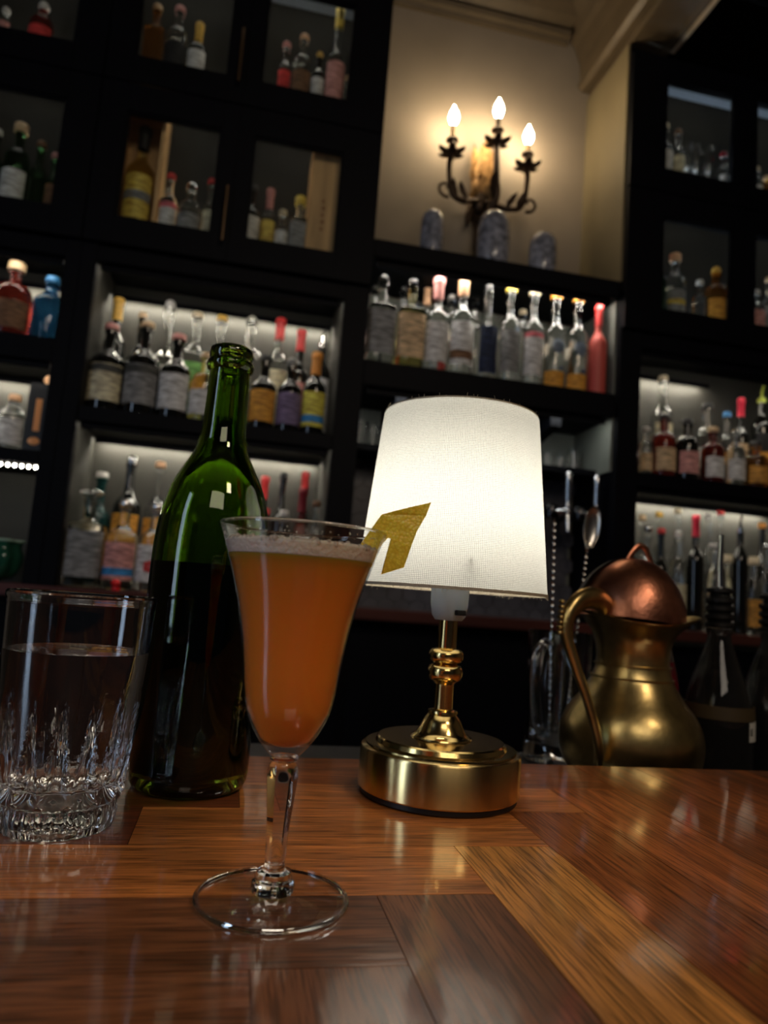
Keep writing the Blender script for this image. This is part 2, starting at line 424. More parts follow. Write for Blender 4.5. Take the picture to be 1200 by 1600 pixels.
led(0.33, 1.10, 2.034, 1.8065, 'added light strip under the central bottle shelf, over the tiles', mat('added_tile_light', (1, 1, 1), 0.5, emit=(0.95, 0.97, 0.90), es=LED * 0.55), lip=0.018)  # added strip with no visible source, brightens the otherwise black tiles
for a, b, nm, lf, lw in ((-0.84, -0.58, 'left edge', 0.20, 1.0), (-0.42, -0.16, 'left pair', 0.24, 1.0), (-0.066, 0.196, 'middle pair', 0.24, 1.0),
                         (1.258, 1.518, 'right cabinet', 0.20, 2.4), (1.604, 1.866, 'right edge', 0.20, 2.4)):
    mw = mat('led_window_%s' % nm.replace(' ', '_'), (1, 1, 1), 0.5, emit=(1.0, 0.93, 0.78) if lw < 1.5 else (0.80, 0.90, 1.0), es=LED * 0.8 * lw)
    mf = mat('led_window_front_%s' % nm.replace(' ', '_'), (1, 1, 1), 0.5, emit=(1.0, 0.93, 0.80), es=LED * lf)
    led(a - 0.01, b + 0.01, 2.122, 2.6558, 'hidden light strip on the floor of the %s top window' % nm, mw, kind='up')
    led(a - 0.01, b + 0.01, 2.122, 2.1658, 'hidden light strip on the floor of the %s lower window' % nm, mw, kind='up')
    led(a - 0.01, b + 0.01, 2.040, 3.0625, 'hidden front light strip at the top of the %s top window' % nm, mf, lip=0.010)
    led(a - 0.01, b + 0.01, 2.040, 2.5925, 'hidden front light strip at the top of the %s lower window' % nm, mf, lip=0.010)

# ================================================================ BACK BAR BOTTLES
#  (x, y, z, height, radius, shape, glass, cap shape, cap colour, label colour, band, description, group)
BOTTLES = [
    (-0.4062, 2.065, 1.645, 0.2561, 0.0468, 'std', 'black', 'cork', 'pink', 'cream', 'dark', 'black bottle with cream label, front row, left bay upper shelf', 'bottles in front on the left bay upper shelf'),
    (-0.3113, 2.065, 1.645, 0.2769, 0.0472, 'std', 'black', 'cork', 'tan', 'grey', 'dark', 'black bottle with grey label, front row, left bay upper shelf', 'bottles in front on the left bay upper shelf'),
    (-0.2211, 2.065, 1.645, 0.2534, 0.0421, 'std', 'black', 'cork', 'pink', 'white', '', 'dark bottle with tall pinkish white label, front row, left bay upper shelf', 'bottles in front on the left bay upper shelf'),
    (-0.1393, 2.065, 1.645, 0.2088, 0.0387, 'round', 'clear', 'cork', 'tan', 'white', '', 'clear squat bottle with pale label, front row, left bay upper shelf', 'bottles in front on the left bay upper shelf'),
    (-0.0607, 2.065, 1.645, 0.2203, 0.039, 'std', 'clear', 'cork', 'tan', 'cream', '', 'clear bottle half hidden by green bottle neck, front row, left bay upper shelf', 'bottles in front on the left bay upper shelf'),
    (0.0295, 2.065, 1.645, 0.2278, 0.0375, 'std', 'black', 'cork', 'black', 'orange', '', 'dark bottle with brown orange label, front row, left bay upper shelf', 'bottles in front on the left bay upper shelf'),
    (0.1065, 2.065, 1.645, 0.2317, 0.0359, 'std', 'black', 'ball', 'grey', 'purple', '', 'dark bottle with purple grey label, front row, left bay upper shelf', 'bottles in front on the left bay upper shelf'),
    (0.1786, 2.065, 1.645, 0.2572, 0.0342, 'std', 'black', 'foil', 'orange', 'yellow', 'blue', 'bottle with yellow and blue label and orange neck, front row, left bay upper shelf', 'bottles in front on the left bay upper shelf'),
    (-0.415, 2.165, 1.645, 0.3731, 0.0321, 'std', 'black', 'foil', 'gold', '', '', 'dark bottle with tall gold cap, back row, left bay upper shelf', 'bottles behind on the left bay upper shelf'),
    (-0.3434, 2.165, 1.645, 0.3394, 0.0285, 'std', 'black', 'cork', 'tan', '', '', 'dark bottle with small tan cork, back row, left bay upper shelf', 'bottles behind on the left bay upper shelf'),
    (-0.2689, 2.165, 1.645, 0.3912, 0.044, 'tallneck', 'clear', 'ball', 'white', 'white', '', 'clear bottle with long thin neck and white tip, back row, left bay upper shelf', 'bottles behind on the left bay upper shelf'),
    (-0.1863, 2.165, 1.645, 0.3645, 0.0366, 'std', 'clear', 'cork', 'cream', 'green', 'yellow', 'clear bottle with green and yellow label, back row, left bay upper shelf', 'bottles behind on the left bay upper shelf'),
    (-0.1128, 2.165, 1.645, 0.3658, 0.0349, 'std', 'clear', 'cork', 'gold', 'yellow', 'orange', 'bottle with gold cap and orange label, back row, left bay upper shelf', 'bottles behind on the left bay upper shelf'),
    (-0.0231, 2.165, 1.645, 0.3825, 0.0528, 'round', 'clear', 'ball', 'clear', '', '', 'round clear bottle with glass stopper, back row, left bay upper shelf', 'bottles behind on the left bay upper shelf'),
    (0.0651, 2.165, 1.645, 0.3848, 0.0335, 'std', 'clear', 'foil', 'red', 'cream', '', 'clear bottle with bright red cap, back row, left bay upper shelf', 'bottles behind on the left bay upper shelf'),
    (0.1323, 2.165, 1.645, 0.3576, 0.0317, 'std', 'black', 'foil', 'red', 'pink', '', 'dark bottle with dark red foil, back row, left bay upper shelf', 'bottles behind on the left bay upper shelf'),
    (0.2011, 2.165, 1.645, 0.3735, 0.0319, 'std', 'black', 'pour', 'silver', 'white', '', 'dark bottle with thin steel pourer, back row, left bay upper shelf', 'bottles behind on the left bay upper shelf'),
    (-0.4043, 2.06, 1.16, 0.2628, 0.0487, 'square', 'clear', 'disc', 'clear', 'grey', '', 'square decanter with wide glass stopper, front row, back counter in left bay', 'bottles in front on the left back counter'),
    (-0.3124, 2.06, 1.16, 0.2483, 0.0422, 'std', 'clear', 'cork', 'silver', 'pink', 'blue', 'clear bottle with pink and blue label, front row, back counter in left bay', 'bottles in front on the left back counter'),
    (-0.2284, 2.06, 1.16, 0.2477, 0.0408, 'std', 'clear', 'cork', 'silver', 'white', 'rose', 'clear bottle with red flower on white label, front row, back counter in left bay', 'bottles in front on the left back counter'),
    (0.0691, 2.06, 1.16, 0.2602, 0.0275, 'std', 'dkred', 'cork', 'red', 'purple', '', 'bottle with red cap and purple label, front row, back counter in left bay', 'bottles in front on the left back counter'),
    (0.1235, 2.06, 1.16, 0.2594, 0.0258, 'round', 'clear', 'cork', 'white', '', '', 'short clear bottle with white shoulders, front row, back counter in left bay', 'bottles in front on the left back counter'),
    (0.1725, 2.06, 1.16, 0.33, 0.0222, 'std', 'dkred', 'foil', 'dkred', 'red', 'yellow', 'slim bottle in red and yellow wrap, front row, back counter in left bay', 'bottles in front on the left back counter'),
    (0.2144, 2.06, 1.16, 0.2973, 0.0186, 'std', 'clear', 'cork', 'brown', '', '', 'small clear bottle with brown cork, front row, back counter in left bay', 'bottles in front on the left back counter'),
    (-0.4036, 2.17, 1.16, 0.3321, 0.0368, 'std', 'dkteal', 'cork', 'white', 'cream', '', 'dark bottle with white cap and cream label, back row, back counter in left bay', 'bottles behind on the left back counter'),
    (-0.3259, 2.17, 1.16, 0.3901, 0.0389, 'std', 'black', 'ball', 'silver', 'orange', '', 'dark bottle with round steel stopper and orange label, back row, back counter in left bay', 'bottles behind on the left back counter'),
    (-0.2452, 2.17, 1.16, 0.3803, 0.0318, 'std', 'clear', 'cork', 'peach', 'orange', '', 'clear bottle with peach cork and orange label, back row, back counter in left bay', 'bottles behind on the left back counter'),
    (-0.1832, 2.17, 1.16, 0.3441, 0.0282, 'std', 'clear', 'cork', 'white', '', '', 'bottle with white cap beside green bottle shoulder, back row, back counter in left bay', 'bottles behind on the left back counter'),
    (0.0634, 2.17, 1.16, 0.3693, 0.025, 'std', 'black', 'foil', 'red', '', '', 'dark bottle with rounded red cap, back row, back counter in left bay', 'bottles behind on the left back counter'),
    (0.1175, 2.17, 1.16, 0.3852, 0.0271, 'std', 'black', 'cork', 'black', '', '', 'dark bottle with black cap and square shoulders, back row, back counter in left bay', 'bottles behind on the left back counter'),
    (0.1847, 2.17, 1.16, 0.3966, 0.0233, 'std', 'black', 'foil', 'red', 'white', '', 'black bottle with red and white foil, back row, back counter in left bay', 'bottles behind on the left back counter'),
    (-0.6781, 2.08, 1.82, 0.2246, 0.0517, 'round', 'dkred', 'bigcork', 'tan', 'brown', '', 'round amber bottle with big pale cork, upper shelf at left edge of photo', 'bottles on the far left shelves'),
    (-0.5812, 2.08, 1.82, 0.1971, 0.0432, 'std', 'blue', 'cork', 'blue', '', '', 'blue bottle with bright blue cap, upper shelf at left edge of photo', 'bottles on the far left shelves'),
    (-0.636, 2.08, 1.51, 0.1579, 0.0351, 'std', 'clear', 'cork', 'peach', 'white', '', 'clear bottle with peach cork and white label, lower shelf at left edge of photo', 'bottles on the far left shelves'),
    (-0.7672, 2.052, 2.167, 0.2423, 0.0232, 'std', 'green', 'cork', 'white', '', '', 'green bottle cut by photo edge, lower window at left edge', 'bottles in the left edge lower window'),
    (-0.708, 2.052, 2.167, 0.2708, 0.034, 'round', 'green', 'bigcork', 'tan', 'white', '', 'wide bottle with pale cork and white neck label, lower window at left edge', 'bottles in the left edge lower window'),
    (-0.6503, 2.052, 2.167, 0.2303, 0.0216, 'std', 'green', 'cork', 'brown', '', '', 'slim green bottle with brown cork, lower window at left edge', 'bottles in the left edge lower window'),
    (-0.6086, 2.052, 2.167, 0.202, 0.0181, 'std', 'green', 'cork', 'pink', 'brown', '', 'small bottle with pink top, lower window at left edge', 'bottles in the left edge lower window'),
    (-0.5668, 2.052, 2.167, 0.1976, 0.0217, 'round', 'green', 'cork', 'white', '', '', 'pale green bottle nearest window frame, lower window at left edge', 'bottles in the left edge lower window'),
    (-0.2928, 2.055, 2.167, 0.207, 0.0252, 'std', 'clear', 'cork', 'red', 'white', 'pinkred', 'bottle with red cap and red white label, lower window left of centre handles', 'bottles in the lower window with the open box'),
    (-0.2318, 2.055, 2.167, 0.1859, 0.0338, 'round', 'clear', 'cork', 'silver', 'grey', '', 'round bottle with grey oval label, lower window left of centre handles', 'bottles in the lower window with the open box'),
    (-0.1772, 2.055, 2.167, 0.2138, 0.0188, 'std', 'clear', 'cork', 'red', 'cream', '', 'slim clear bottle with dull red cap, lower window left of centre handles', 'bottles in the lower window with the open box'),
    (-0.0569, 2.055, 2.167, 0.2189, 0.0286, 'std', 'black', 'cork', 'black', 'white', '', 'black bottle with white sloping neck label, lower window beside tall closed wooden box', 'bottles in the lower window with the closed box'),
    (-0.0052, 2.055, 2.167, 0.2168, 0.0211, 'std', 'clear', 'foil', 'pink', 'gold', '', 'bottle with pink cap and gold label, lower window beside tall closed wooden box', 'bottles in the lower window with the closed box'),
    (0.0372, 2.055, 2.167, 0.1577, 0.0193, 'std', 'clear', 'cork', 'cream', 'white', '', 'small pale bottle, lower window beside tall closed wooden box', 'bottles in the lower window with the closed box'),
    (0.0854, 2.055, 2.167, 0.2098, 0.027, 'square', 'clear', 'bigcork', 'yellow', 'grey', '', 'square bottle with wide yellow cap, lower window beside tall closed wooden box', 'bottles in the lower window with the closed box'),
    (-0.7915, 2.05, 2.657, 0.1267, 0.0164, 'std', 'clear', 'ball', 'white', 'pink', '', 'small bottle with pale label, top window at left edge', 'bottles in the left edge top window'),
    (-0.6949, 2.05, 2.657, 0.1614, 0.0313, 'round', 'dkred', 'ball', 'white', 'red', '', 'bottle with red band and white stopper, top window at left edge', 'bottles in the left edge top window'),
    (-0.3876, 2.05, 2.657, 0.2334, 0.0304, 'square', 'amber', 'cork', 'tan', '', '', 'amber bottle with tan cork, top window second from left', 'bottles in the second top window'),
    (-0.3228, 2.05, 2.657, 0.2442, 0.0324, 'round', 'clear', 'cork', 'pink', 'black', '', 'bottle with white collar and dark label, top window second from left', 'bottles in the second top window'),
    (-0.2616, 2.05, 2.657, 0.206, 0.0269, 'std', 'black', 'foil', 'gold', 'white', '', 'sparkling wine bottle with gold foil, top window second from left', 'bottles in the second top window'),
    (-0.0001, 2.05, 2.657, 0.2072, 0.0197, 'std', 'clear', 'cork', 'pink', 'red', '', 'narrow bottle with pinkish red label, top window third from left', 'bottles in the third top window'),
    (0.0511, 2.05, 2.657, 0.2457, 0.0296, 'round', 'clear', 'cork', 'peach', 'brown', '', 'bottle with white shoulders and brown label, top window third from left', 'bottles in the third top window'),
    (0.1026, 2.05, 2.657, 0.2066, 0.0198, 'std', 'black', 'ball', 'gold', 'white', '', 'dark bottle with gold cap, top window third from left', 'bottles in the third top window'),
    (0.1543, 2.05, 2.657, 0.3658, 0.0299, 'tallneck', 'clear', 'foil', 'yellow', 'pink', '', 'very tall bottle with yellow cap, top window third from left', 'bottles in the third top window'),
    (0.1982, 2.05, 2.657, 0.1415, 0.012, 'std', 'clear', 'cork', 'peach', '', '', 'tiny bottle beside window frame, top window third from left', 'bottles in the third top window'),
    (0.3614, 2.055, 1.885, 0.2906, 0.0429, 'square', 'clear', 'ball', 'clear', 'grey', '', 'clear bottle with glass ball stopper and grey label, front row, central shelf', 'bottles in front on the central shelf'),
    (0.4539, 2.055, 1.885, 0.294, 0.0433, 'square', 'yellow', 'ball', 'clear', 'tan', '', 'yellow spirit bottle with glass ball stopper, front row, central shelf', 'bottles in front on the central shelf'),
    (0.5369, 2.055, 1.885, 0.3079, 0.0377, 'std', 'clear', 'foil', 'pink', 'white', '', 'clear bottle with pink cap and white label, front row, central shelf', 'bottles in front on the central shelf'),
    (0.6174, 2.055, 1.885, 0.3322, 0.038, 'std', 'clear', 'foil', 'peach', 'white', 'brown', 'clear bottle with brown stripe on white label, front row, central shelf', 'bottles in front on the central shelf'),
    (0.7011, 2.055, 1.885, 0.3212, 0.0362, 'tallneck', 'clear', 'ball', 'clear', 'navy', '', 'clear bottle with tall navy label, front row, central shelf', 'bottles in front on the central shelf'),
    (0.7766, 2.055, 1.885, 0.3292, 0.0324, 'std', 'clear', 'bigcork', 'yellow', 'grey', '', 'clear bottle with pale yellow cap, front row, central shelf', 'bottles in front on the central shelf'),
    (0.8563, 2.055, 1.885, 0.3306, 0.0326, 'std', 'clear', 'bigcork', 'cream', 'white', 'pinkred', 'clear bottle with cream cap and dark pink neck band, front row, central shelf', 'bottles in front on the central shelf'),
    (0.9314, 2.055, 1.885, 0.3301, 0.0339, 'std', 'clear', 'bigcork', 'orange', '', 'skull', 'orange based bottle with orange cap, left of its twin, front row, central shelf', 'bottles in front on the central shelf'),
    (1.0079, 2.055, 1.885, 0.3314, 0.0341, 'std', 'clear', 'bigcork', 'orange', '', 'skull', 'orange based bottle with orange cap, right of its twin, front row, central shelf', 'bottles in front on the central shelf'),
    (1.0828, 2.055, 1.885, 0.3062, 0.0292, 'std', 'redpaper', 'foil', 'red', '', '', 'slim bottle wrapped in coral red, front row, central shelf', 'bottles in front on the central shelf'),
    (0.3548, 2.16, 1.885, 0.3039, 0.0286, 'std', 'clear', 'ball', 'clear', '', '', 'clear bottle near left post, back row, central shelf', 'bottles behind on the central shelf'),
    (0.4489, 2.16, 1.885, 0.3155, 0.0288, 'std', 'clear', 'ball', 'clear', '', '', 'clear bottle with pale stopper behind yellow spirit, back row, central shelf', 'bottles behind on the central shelf'),
    (0.5276, 2.16, 1.885, 0.3309, 0.027, 'std', 'clear', 'foil', 'peach', 'red', '', 'bottle with orange cap and red label, back row, central shelf', 'bottles behind on the central shelf'),
    (0.611, 2.16, 1.885, 0.3096, 0.0271, 'std', 'clear', 'cork', 'white', '', '', 'clear bottle behind white labels, back row, central shelf', 'bottles behind on the central shelf'),
    (0.6919, 2.16, 1.885, 0.3267, 0.0336, 'round', 'clear', 'ball', 'clear', '', '', 'round clear bottle, back row, central shelf', 'bottles behind on the central shelf'),
    (0.8609, 2.16, 1.885, 0.2986, 0.0277, 'std', 'clear', 'cork', 'cream', '', '', 'clear bottle with cream cap, back row, central shelf', 'bottles behind on the central shelf'),
    (1.0902, 2.16, 1.885, 0.2093, 0.0218, 'std', 'amber', 'cork', 'tan', '', '', 'short amber bottle by coral bottle, back row, central shelf', 'bottles behind on the central shelf'),
    (1.27, 2.06, 1.645, 0.1635, 0.023, 'round', 'clear', 'cork', 'white', 'tan', '', 'small round bottle by left post, front row, right bay shelf', 'bottles in front on the right bay shelf'),
    (1.3355, 2.06, 1.645, 0.2151, 0.0379, 'round', 'dkred', 'cork', 'black', 'tan', '', 'squat bottle with tan label and black cap, front row, right bay shelf', 'bottles in front on the right bay shelf'),
    (1.4206, 2.06, 1.645, 0.2097, 0.0381, 'round', 'black', 'cork', 'black', 'pink', '', 'squat dark bottle with pale pink label, front row, right bay shelf', 'bottles in front on the right bay shelf'),
    (1.5174, 2.06, 1.645, 0.1939, 0.0363, 'round', 'dkred', 'cork', 'tan', 'white', '', 'red liquid bottle with white label, front row, right bay shelf', 'bottles in front on the right bay shelf'),
    (1.5996, 2.06, 1.645, 0.1956, 0.0344, 'round', 'clear', 'ball', 'clear', 'white', '', 'bottle with clear stopper and white label, front row, right bay shelf', 'bottles in front on the right bay shelf'),
    (1.6824, 2.06, 1.645, 0.1659, 0.039, 'round', 'amber', 'cork', 'black', 'amber', '', 'squat bottle with amber label, front row, right bay shelf', 'bottles in front on the right bay shelf'),
    (1.3906, 2.16, 1.645, 0.3833, 0.0352, 'std', 'clear', 'cork', 'cream', 'cream', 'orange', 'tall bottle with cream cap and orange edge, back row, right bay shelf', 'bottles behind on the right bay shelf'),
    (1.567, 2.16, 1.645, 0.3079, 0.0469, 'round', 'clear', 'cork', 'black', '', '', 'broad clear bottle with black cap, back row, right bay shelf', 'bottles behind on the right bay shelf'),
    (1.6455, 2.16, 1.645, 0.286, 0.0292, 'round', 'clear', 'cork', 'blue', '', '', 'clear bottle with blue and pink cap, back row, right bay shelf', 'bottles behind on the right bay shelf'),
    (1.7015, 2.16, 1.645, 0.3449, 0.0248, 'std', 'black', 'foil', 'hotred', 'tan', '', 'bottle dipped in bright red wax, back row, right bay shelf', 'bottles behind on the right bay shelf'),
    (1.7853, 2.16, 1.645, 0.4021, 0.0341, 'std', 'black', 'pour', 'lime', 'black', 'orange', 'black bottle with lime yellow pourer, back row, right bay shelf', 'bottles behind on the right bay shelf'),
    (1.3278, 2.16, 1.16, 0.3731, 0.0214, 'std', 'clear', 'cork', 'tan', '', '', 'bottle with tan cork by left post, back row, right back counter', 'bottles behind on the right back counter'),
    (1.3904, 2.16, 1.16, 0.3899, 0.0193, 'std', 'clear', 'cork', 'gold', '', '', 'slim bottle with gold cap, back row, right back counter', 'bottles behind on the right back counter'),
    (1.4611, 2.16, 1.16, 0.4083, 0.0216, 'std', 'clear', 'cork', 'cream', '', '', 'bottle with cream top, back row, right back counter', 'bottles behind on the right back counter'),
    (1.5805, 2.16, 1.16, 0.4049, 0.0218, 'std', 'clear', 'cork', 'white', '', '', 'bottle with white cap, back row, right back counter', 'bottles behind on the right back counter'),
    (1.6262, 2.16, 1.16, 0.4195, 0.0219, 'std', 'clear', 'cork', 'red', 'cream', '', 'clear bottle with round red cap, back row, right back counter', 'bottles behind on the right back counter'),
    (1.7926, 2.16, 1.16, 0.3889, 0.0244, 'std', 'black', 'cork', 'orange', '', '', 'dark bottle with orange cap, back row, right back counter', 'bottles behind on the right back counter'),
    (1.2804, 2.05, 1.16, 0.3227, 0.0264, 'square', 'clear', 'cork', 'silver', 'white', '', 'clear bottle with silver cap, front row, right back counter', 'bottles in front on the right back counter'),
    (1.3292, 2.05, 1.16, 0.3187, 0.0204, 'std', 'black', 'cork', 'red', '', '', 'dark bottle with red cap, front row, right back counter', 'bottles in front on the right back counter'),
    (1.3921, 2.05, 1.16, 0.3211, 0.0267, 'round', 'clear', 'ball', 'white', 'cream', '', 'bottle with white ball stopper, front row, right back counter', 'bottles in front on the right back counter'),
    (1.4544, 2.05, 1.16, 0.3726, 0.0268, 'std', 'black', 'foil', 'hotred', '', '', 'dark bottle with tall red plastic cap, front row, right back counter', 'bottles in front on the right back counter'),
    (1.5211, 2.05, 1.16, 0.2871, 0.027, 'round', 'clear', 'cork', 'white', 'tan', '', 'short bottle with tan label, front row, right back counter', 'bottles in front on the right back counter'),
    (1.5709, 2.05, 1.16, 0.2544, 0.0209, 'round', 'clear', 'bigcork', 'cream', 'white', '', 'short bottle with cream lid, front row, right back counter', 'bottles in front on the right back counter'),
    (1.6189, 2.05, 1.16, 0.3951, 0.0251, 'std', 'black', 'pour', 'silver', '', '', 'dark bottle with thin clear neck, front row, right back counter', 'bottles in front on the right back counter'),
    (1.6713, 2.05, 1.16, 0.2557, 0.0252, 'round', 'clear', 'bigcork', 'cream', 'amber', '', 'short jar with cream lid, front row, right back counter', 'bottles in front on the right back counter'),
    (1.7217, 2.05, 1.16, 0.3031, 0.0232, 'std', 'clear', 'cork', 'silver', '', '', 'clear bottle cut by photo edge, front row, right back counter', 'bottles in front on the right back counter'),
    (1.3006, 2.05, 2.657, 0.2255, 0.0264, 'std', 'clear', 'cork', 'cream', 'white', '', 'tall clear bottle with cream cork, top window of right cabinet', 'bottles in the right cabinet top window'),
    (1.351, 2.05, 2.657, 0.2135, 0.022, 'std', 'clear', 'cork', 'brown', 'cream', '', 'clear bottle with brown cork and cream label, top window of right cabinet', 'bottles in the right cabinet top window'),
    (1.5299, 2.05, 2.657, 0.167, 0.0201, 'round', 'clear', 'cork', 'dkred', 'white', '', 'bottle with dull red cap, top window of right cabinet', 'bottles in the right cabinet top window'),
    (1.2935, 2.052, 2.167, 0.2552, 0.0236, 'std', 'green', 'foil', 'dkred', '', '', 'green bottle with dark red foil, lower window of right cabinet', 'bottles in the right cabinet lower window'),
    (1.3535, 2.052, 2.167, 0.2503, 0.0345, 'round', 'clear', 'bigcork', 'peach', 'grey', 'gold', 'round bottle with large peach cork, lower window of right cabinet', 'bottles in the right cabinet lower window'),
    (1.4487, 2.052, 2.167, 0.1737, 0.0217, 'round', 'clear', 'cork', 'white', '', '', 'short clear bottle, lower window of right cabinet', 'bottles in the right cabinet lower window'),
    (1.5107, 2.052, 2.167, 0.2332, 0.0393, 'round', 'amber', 'ball', 'gold', 'orange', '', 'amber bottle with gold ball stopper, lower window of right cabinet', 'bottles in the right cabinet lower window'),
    (1.6613, 2.05, 2.657, 0.1385, 0.0203, 'round', 'clear', 'cork', 'cream', 'white', '', 'short pale bottle, top window at right edge', 'bottles in the right edge windows'),
    (1.7052, 2.05, 2.657, 0.1142, 0.0204, 'std', 'amber', 'cork', 'tan', '', '', 'amber bottle cut by photo edge, top window at right edge', 'bottles in the right edge windows'),
    (1.6699, 2.052, 2.167, 0.1742, 0.0243, 'square', 'clear', 'cork', 'white', 'pink', '', 'bottle with pink label, lower window at right edge', 'bottles in the right edge windows'),
    (1.7185, 2.052, 2.167, 0.2292, 0.0222, 'std', 'clear', 'cork', 'tan', 'grey', '', 'clear bottle with dark round label, lower window at right edge', 'bottles in the right edge windows'),
]

def make_bottle(x, y, z, h, r, kind, glass, capk, capc, lab, band, desc, grp):
    t = thing('liquor_bottle', desc, 'bottle', (x, y, z + 0.0006), grp)
    rn = max(0.0095, min(0.36 * r, 0.0150)); sec = None
    segs = 24
    caph = {'cork': 0.024, 'bigcork': 0.036, 'foil': 0.07, 'ball': 0.030, 'disc': 0.030, 'pour': 0.075}[capk]
    caph = min(caph, h * 0.3)
    top = h - caph * (0.75 if capk in ('cork', 'bigcork') else 0.85)
    if kind == 'tallneck': s0, s1 = 0.50, 0.60
    elif kind == 'round': s0, s1 = 0.50, 0.72
    elif kind == 'square': s0, s1 = 0.62, 0.70; sec = hexlike(5, 0.96)
    else: s0, s1 = (0.56, 0.72)
    if h > 0.36 and kind == 'std': s0, s1 = 0.60, 0.74
    if capk == 'foil': top = h - 0.004
    if h < 0.2 and kind != 'round': s0, s1 = 0.6, 0.8
    s1 = min(s1, top / h - 0.03)
    H = h
    prof = [(0, 0.002), (r * 0.80, 0.0), (r * 0.96, 0.003), (r, 0.010), (r, s0 * H)]
    for k in range(1, 7):
        a = k / 6; e = 0.5 - 0.5 * math.cos(PI * a) if kind != 'round' else 1 - math.sqrt(max(0, 1 - a * a)) * 1.0
        rr = r + (rn - r) * (e ** 1.15)
        prof.append((max(rr, rn), (s0 + (s1 - s0) * a) * H))
    prof += [(rn * 0.95, top - 0.012), (rn * 1.15, top - 0.010), (rn * 1.15, top - 0.001), (rn * 0.8, top), (0, top)]
    sc = None
    if sec:
        def sc(th, rr, zz, s=sec): return s(th, rr, zz) if rr > r * 0.7 else rr
    latheobj('body', prof, GLASS[glass], t, segs=segs, sec=sc)
    # cap
    cm = M_CHROME if capc == 'silver' else (GLASS['clear'] if capc == 'clear' else paint(capc))
    b = bmesh.new()
    if capk in ('cork', 'bigcork'):
        rc = rn * 1.3 if capk == 'cork' else max(rn * 1.55, 0.017)
        lathe(b, [(0, top + 0.0005), (rc * 0.9, top + 0.0005), (rc, top + 0.002), (rc, h - 0.004), (rc * 0.85, h), (0, h)], 20)
    elif capk == 'foil':
        rc = rn * 1.22
        lathe(b, [(0, top + 0.001), (rc * 0.9, h - caph), (rc, h - caph + 0.001), (rc * 0.98, h - 0.02), (rc * 1.12, h - 0.018), (rc * 1.12, h - 0.003), (rc * 0.9, h + 0.001), (0, h + 0.001)][1:], 20)
    elif capk == 'ball':
        lathe(b, [(0, top), (rn * 1.1, top), (rn * 1.1, top + 0.004), (rn * 0.6, top + 0.006)], 16)
        sphere(b, (0, 0, h - 0.014), 0.0155 if r > 0.03 else 0.011, 14, (1, 1, 0.95))
    elif capk == 'disc':
        lathe(b, [(0, top), (rn, top), (rn * 0.8, top + 0.006), (0.026, top + 0.012), (0.036, top + 0.020), (0.030, h), (0.012, h + 0.003), (0, h + 0.003)], 24)
    else:
        lathe(b, [(0, top), (rn * 1.2, top), (rn * 1.2, top + 0.014), (rn * 0.6, top + 0.018), (0, top + 0.018)], 16)
        tube(b, [(0, 0, top + 0.016), (0.001, 0, top + 0.04), (0.006, -0.002, h)], [0.0045, 0.003], 8)
    mkobj('cap', b, cm, t, True, 40)
    if lab:
        z0, z1 = 0.10 * H, (s0 - 0.05) * H
        if lab == 'navy': z0, z1 = 0.05 * H, (s0 + 0.02) * H
        half = 1.18; R = r * 1.012 + 0.0003
        b = bmesh.new()
        def lsec(th, rr, zz):
            return (sec(th, rr, zz) if sec else rr)
        if lab == 'navy':
            def lsec(th, rr, zz): return rr
            ar = (-PI / 2 - 0.85, -PI / 2 + 0.85)
        else: ar = (-PI / 2 - half, -PI / 2 + half)
        lathe(b, [(R - 0.0008, z0), (R, z0), (R, z1), (R - 0.0008, z1)], 16, sec=lsec, arc=ar)
        lo = mkobj('label', b, paper(lab), t, True, 40)
        if band in CLR:
            b = bmesh.new(); za = z0 + (z1 - z0) * (0.12 if band in ('brown', 'blue', 'rose') else 0.42); zb = za + (z1 - z0) * 0.2
            if band == 'pinkred' : za, zb = z1 - 0.012, z1 + 0.004
            if band == 'dark': za, zb = z1 - (z1 - z0) * 0.22, z1 - 0.003
            lathe(b, [(R, za), (R + 0.0006, za), (R + 0.0006, zb), (R, zb)], 16, sec=lsec, arc=ar)
            mkobj('label_band', b, paper(band), lo, True, 40)
        elif band in ('rose', 'skull'):
            b = bmesh.new(); zc = z0 + (z1 - z0) * (0.42 if band == 'rose' else 0.72); rad = r * (0.42 if band == 'rose' else 0.5)
            # petals / domed badge on the label front
            if band == 'rose':
                for k in range(5):
                    a = 2 * PI * k / 5
                    sphere(b, (rad * 0.55 * math.cos(a), -R, zc + rad * 0.55 * math.sin(a)), rad * 0.5, 10, (1, 0.12, 1))
            else: sphere(b, (0, -R, zc), rad, 14, (1, 0.12, 1.2))
            mkobj('label_badge', b, paint('red') if band == 'rose' else mat('blue_grey_badge', (0.10, 0.14, 0.20), 0.4), lo, True)
    if band == 'skull' and not lab:
        b = bmesh.new(); lathe(b, [(r - 0.0005, 0.02 * h), (r * 1.012 + 0.0003, 0.02 * h), (r * 1.012 + 0.0003, 0.17 * h), (r - 0.0005, 0.17 * h)], 16, arc=(-PI / 2 - 1.3, -PI / 2 + 1.3))
        mkobj('label_band', b, paper('orange'), t, True, 40)
        b = bmesh.new(); sphere(b, (0, -r * 0.93, 0.42 * h), r * 0.6, 14, (1, 0.25, 1.15))
        mkobj('label', b, mat('blue_grey_badge', (0.16, 0.21, 0.28), 0.4), t, True)
        b = bmesh.new(); sphere(b, (r * 0.35, -r * 0.97, 0.20 * h), r * 0.22, 10, (1, 0.2, 1.1))
        mkobj('label_badge', b, mat('dark_blue_badge', (0.03, 0.05, 0.10), 0.4), t, True)
    return t
for row in BOTTLES: make_bottle(*row)

